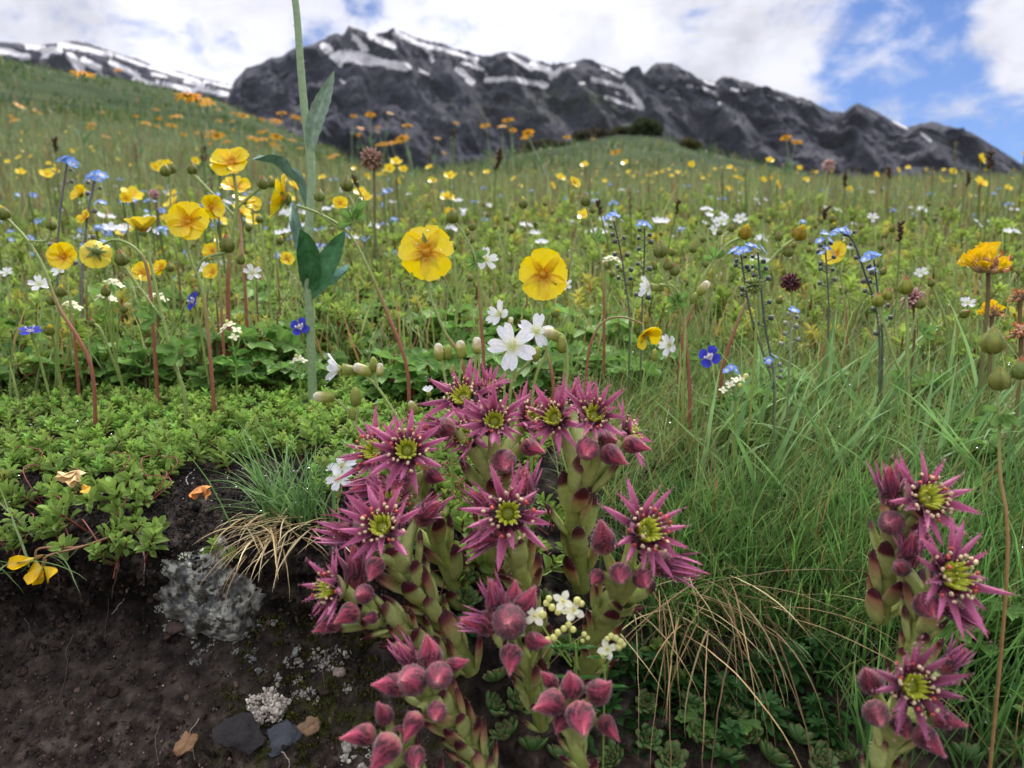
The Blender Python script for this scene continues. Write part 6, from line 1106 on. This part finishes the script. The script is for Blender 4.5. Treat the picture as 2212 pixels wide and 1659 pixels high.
r = np.random.default_rng(61); n = 3800; rr = np.exp(r.uniform(math.log(.46), math.log(2.2), n)); a = r.uniform(-.66, .66, n); x = rr * np.sin(a); y = rr * np.cos(a); P = Gp(x, y); P[:, 2] += r.uniform(0, .035, n) * rr ** .5; mb = MB(); tint = (.8 + .5 * r.random(n))[:, None] * np.where((r.random(n) < .12)[:, None], np.array([1.6, 1.0, .8]), np.array([1.05, .95, .85]))
for k in range(4): m = np.arange(n) % 4 == k; mb.many(sprigs[k], tilt(m.sum(), .4, r) @ rotz(r.uniform(0, 6.28, m.sum())), P[m], r.uniform(.007, .016, m.sum()) * rr[m] ** .45, tint[m])
tag(mb.obj('meadow_herbs', M_leaf), 'mixed leafy herbs filling the near meadow between the flowers', None, None, 'stuff')
def bud_stalk(seed):
    r = np.random.default_rng(seed); root = bpy.data.objects.new('cinquefoil', None); Pm = spline([(0, 0, 0), (.004 * r.normal(), .003, -.03), (.003, .004 * r.normal(), -.08), (0, .006, -.14)], 12); mb = MB(); mb.add(*tube(Pm, .0007, 6, gcol((0, SG), (.4, SG), (.8, SR), (1, SR)))); tips = [(np.zeros(3), unit(Pm[0] - Pm[2]))]
    for s_ in range(2): e = Pm[2 + s_] + np.array([(-1) ** (s_ + seed) * r.uniform(.006, .012), r.normal(0, .004), r.uniform(.004, .012)]); mb.add(*tube(spline([Pm[4 + s_], (Pm[3] + e) / 2, e], 6), .0005, 5, SG)); tips.append((e, unit(np.array([r.normal(0, .4), -.1, 1]))))
    ms = [('stem', mb.mesh('stem', M_stem))]
    for q, ax_ in tips:
        h = bpy.data.objects.new('tmp', None); b = ybud(None, (0, 0, 0), q, ax_, r.uniform(.0038, .006), seed, YT if r.random() < .3 else None); me = b.data; [bpy.data.objects.remove(c_) for c_ in list(b.children)]; bpy.data.objects.remove(b); bpy.data.objects.remove(h); ms.append(('bud', me))
    bpy.data.objects.remove(root); return ms
BS = [bud_stalk(k) for k in range(5)]; r = np.random.default_rng(62)
for i in range(52):
    rr = math.exp(r.uniform(math.log(.42), math.log(1.0))); a = r.uniform(-.62, .62); x, y = rr * math.sin(a), rr * math.cos(a); root = bpy.data.objects.new('cinquefoil', None); scene.collection.objects.link(root); root.location = (x, y, float(G(x, y)) + r.uniform(.045, .085)); root.rotation_euler = (r.normal(0, .12), r.normal(0, .12), r.uniform(0, 6.28)); root.scale = (r.uniform(.8, 1.15),) * 3
    tag(root, 'thin cinquefoil stalk carrying only small green buds', 'wildflower', 'budding cinquefoil stalks in the meadow')
    for nm, me in BS[i % 5]: o = bpy.data.objects.new(nm, me); scene.collection.objects.link(o); o.parent = root

# ================================================================ farther flowers
def bg_meshes():
    out = {}
    def stemcol(h): return tube(spline([(0, 0, 0), (.004, .002, -h * .5), (-.003, .004, -h)], 6), .0011, 4, rgb(116, 136, 76))
    r = np.random.default_rng(3)
    for k in range(4):
        b = MB(); b.add(*stemcol(.20)); F = frame(unit(np.array([r.normal(0, .5), -.6 + r.normal(0, .3), .8]))); radial(b, np.zeros(3), F, .0105, 5, lambda t: .5 * np.interp(t, [0, .4, .8, 1], [.3, .8, 1, .4]), .5, -.2, ycol(0), nl=4, nw=3, r=r); b.put(lathe([(0, .3), (.12, .2), (.16, .02)], 6, rgb(226, 170, 20)), F, np.zeros(3), .01)
        out['yellow', k] = b.mesh('buttercup', M_yellow)
        b = MB(); b.add(*stemcol(.16))
        for q in range(6): fmn_flower(b, r.normal(0, .0045, 3) * np.array([1, 1, .4]), frame(unit(r.normal(0, .5, 3) + np.array([0, -.4, .8]))), .0034, r)
        out['blue', k] = b.mesh('forget_me_not', M_petal)
        b = MB(); b.add(*stemcol(.14))
        for q in range(3): radial(b, r.normal(0, .007, 3) * np.array([1, 1, .5]), frame(unit(np.array([r.normal(0, .5), -.5, .8]))), .0075, 5, lambda t: .4 * np.interp(t, [0, .5, .85, 1], [.4, .9, .9, .4]), .4, -.3, WHITE, nl=4, nw=3, r=r)
        out['white', k] = b.mesh('chickweed', M_petal)
        b = MB(); b.add(*stemcol(.22))
        for q in range(22): o = unit(r.normal(0, 1, 3)); b.put(fat_leaf(.3, .2, lambda t, a: gcol((0, rgb(124, 96, 74)), (1, rgb(170, 134, 108)))(t), 3, 4), lframe(o, (0, 0, 1.01)), np.array([r.normal(0, .0008), 0, -r.uniform(0, .034)]), .0040)
        out['brown', k] = b.mesh('seed_spike', M_dry)
    return out
BG = bg_meshes(); r = np.random.default_rng(91)
LBL = dict(yellow=('buttercup', 'small yellow buttercup out in the blurred meadow', 'wildflower', 'yellow buttercups in the far meadow'), blue=('forget_me_not', 'small blue forget-me-not head out in the blurred meadow', 'wildflower', 'blue forget-me-nots in the far meadow'), white=('chickweed', 'small white chickweed tuft out in the blurred meadow', 'wildflower', 'white chickweed in the far meadow'), brown=('seed_spike', 'reddish brown seed spike standing out in the blurred meadow', 'seed head', 'brown seed spikes in the far meadow'))
def place(kind, x, y, h, sc, k):
    nm, lb, ct, gp = LBL[kind]; o = bpy.data.objects.new(nm, BG[kind, k % 4]); scene.collection.objects.link(o); o.location = (x, y, float(G(x, y)) + h); o.scale = (sc,) * 3; o.rotation_euler = (0, 0, r.normal(0, .5)); tag(o, lb, ct, gp)
def many(kind, n, a0, a1, r0, r1, h0, h1, s0=.9, s1=1.2, pw=1.0):
    for i in range(n): a = r.uniform(a0, a1); rr = math.exp(math.log(r0) + r.uniform(0, 1) ** pw * math.log(r1 / r0)); place(kind, rr * math.sin(a), rr * math.cos(a), r.uniform(h0, h1), r.uniform(s0, s1), i)
many('yellow', 112, -.62, -.05, .75, 9, .03, .13, .7, 1.15, .8); many('yellow', 155, .05, .62, 1.1, 11, .05, .15, .75, 1.05, .55); many('yellow', 30, -.2, .2, 1.0, 6, .05, .13, .9, 1.2, .6)
many('blue', 150, -.62, -.15, .65, 2.4, .02, .09, .55, .9, .8); many('blue', 60, -.1, .6, .8, 3, .03, .08, .5, .8, .8); many('white', 140, -.55, .6, .7, 3.5, .02, .07, .45, .8, .8); many('brown', 90, -.6, .6, .9, 6, .05, .18, .8, 1.1, .7)
# orange arnica heads
def arnica_proto():
    root = bpy.data.objects.new('arnica', None); mb = MB(); mb.add(*tube(spline([(0, 0, 0), (.006, .004, -.15), (-.004, .002, -.32), (0, 0, -.5)], 12), [.0016] * 4 + [.0024] * 8, 6, rgb(128, 150, 104)))
    lb = MB()
    for s in (-1, 1): lb.put(petal(ell(.14, .6, 1), 8, 3, cup=.6, curl=-.3, col=rgb(104, 138, 92)), lframe(unit(np.array([s * .5, .1, .9])), (-s, 0, .3)), np.array([0, 0, -.16]), .05)
    hbm = MB(); rr = np.random.default_rng(2); F = np.eye(3)
    for i in range(15):
        a = i * 6.283 / 15 + rr.normal(0, .08); el = -.05 + rr.normal(0, .12); d = np.array([math.cos(a) * math.cos(el), math.sin(a) * math.cos(el), math.sin(el)]); hbm.put(petal(lambda t: .13 * np.interp(t, [0, .3, .85, 1], [.5, .95, 1, .5]), 6, 3, cup=.5, curl=-.45 + rr.normal(0, .15), col=lambda t, s: gcol((0, rgb(240, 160, 14)), (1, rgb(252, 190, 40)))(t)), lframe(d, (0, 0, 1)), np.array([math.cos(a), math.sin(a), 0]) * .006, .023)
    db = MB(); db.put(lathe([(-.5, .3), (-.3, .9), (.1, 1), (.45, .75), (.6, .1)], 14, lambda t, a: gcol((0, rgb(90, 110, 60)), (.4, rgb(110, 120, 60)), (.55, rgb(215, 130, 20)), (1, rgb(225, 150, 30)))(t), .06, 14), F, np.zeros(3), .0085)
    ms = [('stem', mb.mesh('stem', M_stem)), ('leaf', lb.mesh('leaf', M_leaf)), ('ray_petals', hbm.mesh('ray_petals', M_yellow)), ('flower_disc', db.mesh('flower_disc', M_stem))]; return ms
AM = arnica_proto()
ARN = [(180, 158, 56), (255, 150, 22), (405, 205, 60), (428, 214, 60), (447, 222, 46), (42, 227, 28), (80, 240, 22), (315, 265, 26), (340, 272, 16), (380, 250, 30), (372, 270, 26), (525, 248, 30), (548, 298, 26), (595, 260, 32), (608, 243, 26), (640, 252, 28), (468, 292, 38), (455, 284, 25), (800, 246, 26), (842, 244, 18), (880, 270, 26), (868, 298, 36), (845, 308, 34), (820, 312, 22), (945, 298, 18), (985, 265, 16), (1048, 270, 26), (1098, 258, 30), (1085, 272, 24), (1108, 280, 20), (1140, 287, 32), (1132, 298, 20), (1225, 295, 20), (1330, 327, 28), (1697, 296, 28), (1722, 305, 28), (565, 300, 32), (597, 294, 34), (600, 322, 20), (490, 305, 22), (720, 336, 30), (630, 302, 24), (775, 290, 14), (655, 262, 16), (1280, 300, 14), (960, 330, 14), (500, 262, 16)]
_r = np.random.default_rng(17)
ARN += [(_r.uniform(20, 900), _r.uniform(235, 325), _r.uniform(11, 22)) for _ in range(34)]
LB = {0: 'large orange arnica head above the green hillside at the upper left', 1: 'thin orange arnica head on a straight stalk against the snowy ridge', 2: 'leftmost head of the three big orange arnicas below the ridge', 3: 'middle head of the three big orange arnicas below the ridge', 4: 'rightmost head of the three big orange arnicas below the ridge', 33: 'lone orange arnica head before the shrubby hill on the right', 34: 'left head of the orange arnica pair before the dark mountain', 35: 'right head of the orange arnica pair before the dark mountain'}
for i, (u, v, px) in enumerate(ARN):
    d = .063 * 1659 / px; p = at(u, v, d); h = p[2] - float(G(p[0], p[1])); root = bpy.data.objects.new('arnica', None); scene.collection.objects.link(root); root.location = p; root.rotation_euler = (rng.normal(0, .22), rng.normal(0, .2), rng.uniform(0, 6)); root.scale = (1.05,) * 3
    tag(root, LB.get(i, 'orange arnica head blurred among others above the far meadow'), 'wildflower', 'orange arnicas above the meadow')
    for nm, me in AM:
        o = bpy.data.objects.new(nm, me); scene.collection.objects.link(o); o.parent = root
        if nm in ('stem', 'leaf'): o.scale = (1, 1, max(h / .5, .25) if nm == 'stem' else 1)
for nm, me in AM[2:]:      # the tall stem's own flower, above the picture
    o = bpy.data.objects.new(nm, me); scene.collection.objects.link(o); o.parent = tall; o.location = at(612, -190, Dp) - np.array(tall.location); o.rotation_euler = (.2, -.2, 0)
# shrubs on the central hill
def shrub(label, u, v, D, w, h, n, cols, seed):
    r = np.random.default_rng(seed); p = at(u, v, D); p = np.array([p[0], p[1], float(G(p[0], p[1]))]); root = empty('shrub', tuple(p), label, 'shrub'); W = S(w, D); H = S(h, D)
    tb = MB(); tips = []
    for i in range(9): a = r.uniform(0, 6.28); e = np.array([math.cos(a) * W * .35, math.sin(a) * W * .3, H * r.uniform(.5, .9)]); tb.add(*tube(spline([(0, 0, -.05), e * .5 + np.array([0, 0, .05]), e], 6), np.linspace(.03, .008, 6), 5, rgb(92, 78, 64))); tips.append(e)
    o = tb.obj('branches', M_dry, root); lb = MB(); q = unit(r.normal(0, 1, (n, 3))) * (r.uniform(.35, 1, (n, 1)) ** .5); q[:, 2] = np.abs(q[:, 2]); lump = .75 + .5 * fbm(q[:, 0] * 3 + 5, q[:, 1] * 3 + q[:, 2] * 3 + 5, 3); P = q * lump[:, None] * np.array([W * .55, W * .5, H]); C = np.array([rgb(*c) for c in cols])[r.integers(0, len(cols), n)] * r.uniform(.6, 1.2, (n, 1))
    lb.many(petal(ell(.3, .8, 1.4), 3, 3, cup=.3, col=(1, 1, 1)), lframe(unit(q + r.normal(0, .5, (n, 3))), r.normal(0, 1, (n, 3))), P, r.uniform(.05, .09, n) * D / 22, C); lb.obj('foliage', M_leaf, root)
shrub('rounded dark shrub with pale leafy rim on the crest of the central hill', 1393, 300, 20.5, 70, 34, 3000, ((44, 56, 34), (60, 74, 42), (96, 108, 72)), 1)
shrub('small olive shrub on the right shoulder of the central hill', 1488, 330, 19.5, 46, 18, 1400, ((64, 70, 36), (86, 90, 48), (110, 100, 60)), 2)
shrub('grey brown thicket at the left end of the hill crest', 1180, 318, 20.5, 110, 10, 2600, ((84, 80, 66), (100, 92, 78), (70, 76, 50)), 4)
shrub('patchy olive bush between the brown thickets on the crest', 1345, 292, 21.0, 60, 13, 1800, ((74, 80, 50), (104, 98, 74), (66, 74, 44)), 5)
shrub('low brownish shrub left of the rounded one on the hill crest', 1290, 290, 21.0, 110, 12, 2600, ((70, 70, 56), (88, 82, 66), (60, 66, 44)), 3)

# ================================================================ air
bm_ = MB(); bx = np.array([[x, y, z] for x in (-7000, 7000) for y in (-300, 7000) for z in (-1500, 1600)], float)
bm_.add(bx, np.array([[0, 1, 3, 2], [4, 6, 7, 5], [0, 4, 5, 1], [2, 3, 7, 6], [0, 2, 6, 4], [1, 5, 7, 3]]), (1, 1, 1))
M_haze = bpy.data.materials.new('haze'); M_haze.use_nodes = True; t = M_haze.node_tree; t.nodes.clear(); o_ = t.nodes.new('ShaderNodeOutputMaterial'); pv = t.nodes.new('ShaderNodeVolumePrincipled')
pv.inputs['Color'].default_value = (.82, .88, 1, 1); pv.inputs['Density'].default_value = .000018; t.links.new(pv.outputs[0], o_.inputs['Volume'])
tag(bm_.obj('haze', M_haze, smooth=False), 'thin bluish mountain air', None, None, 'stuff')
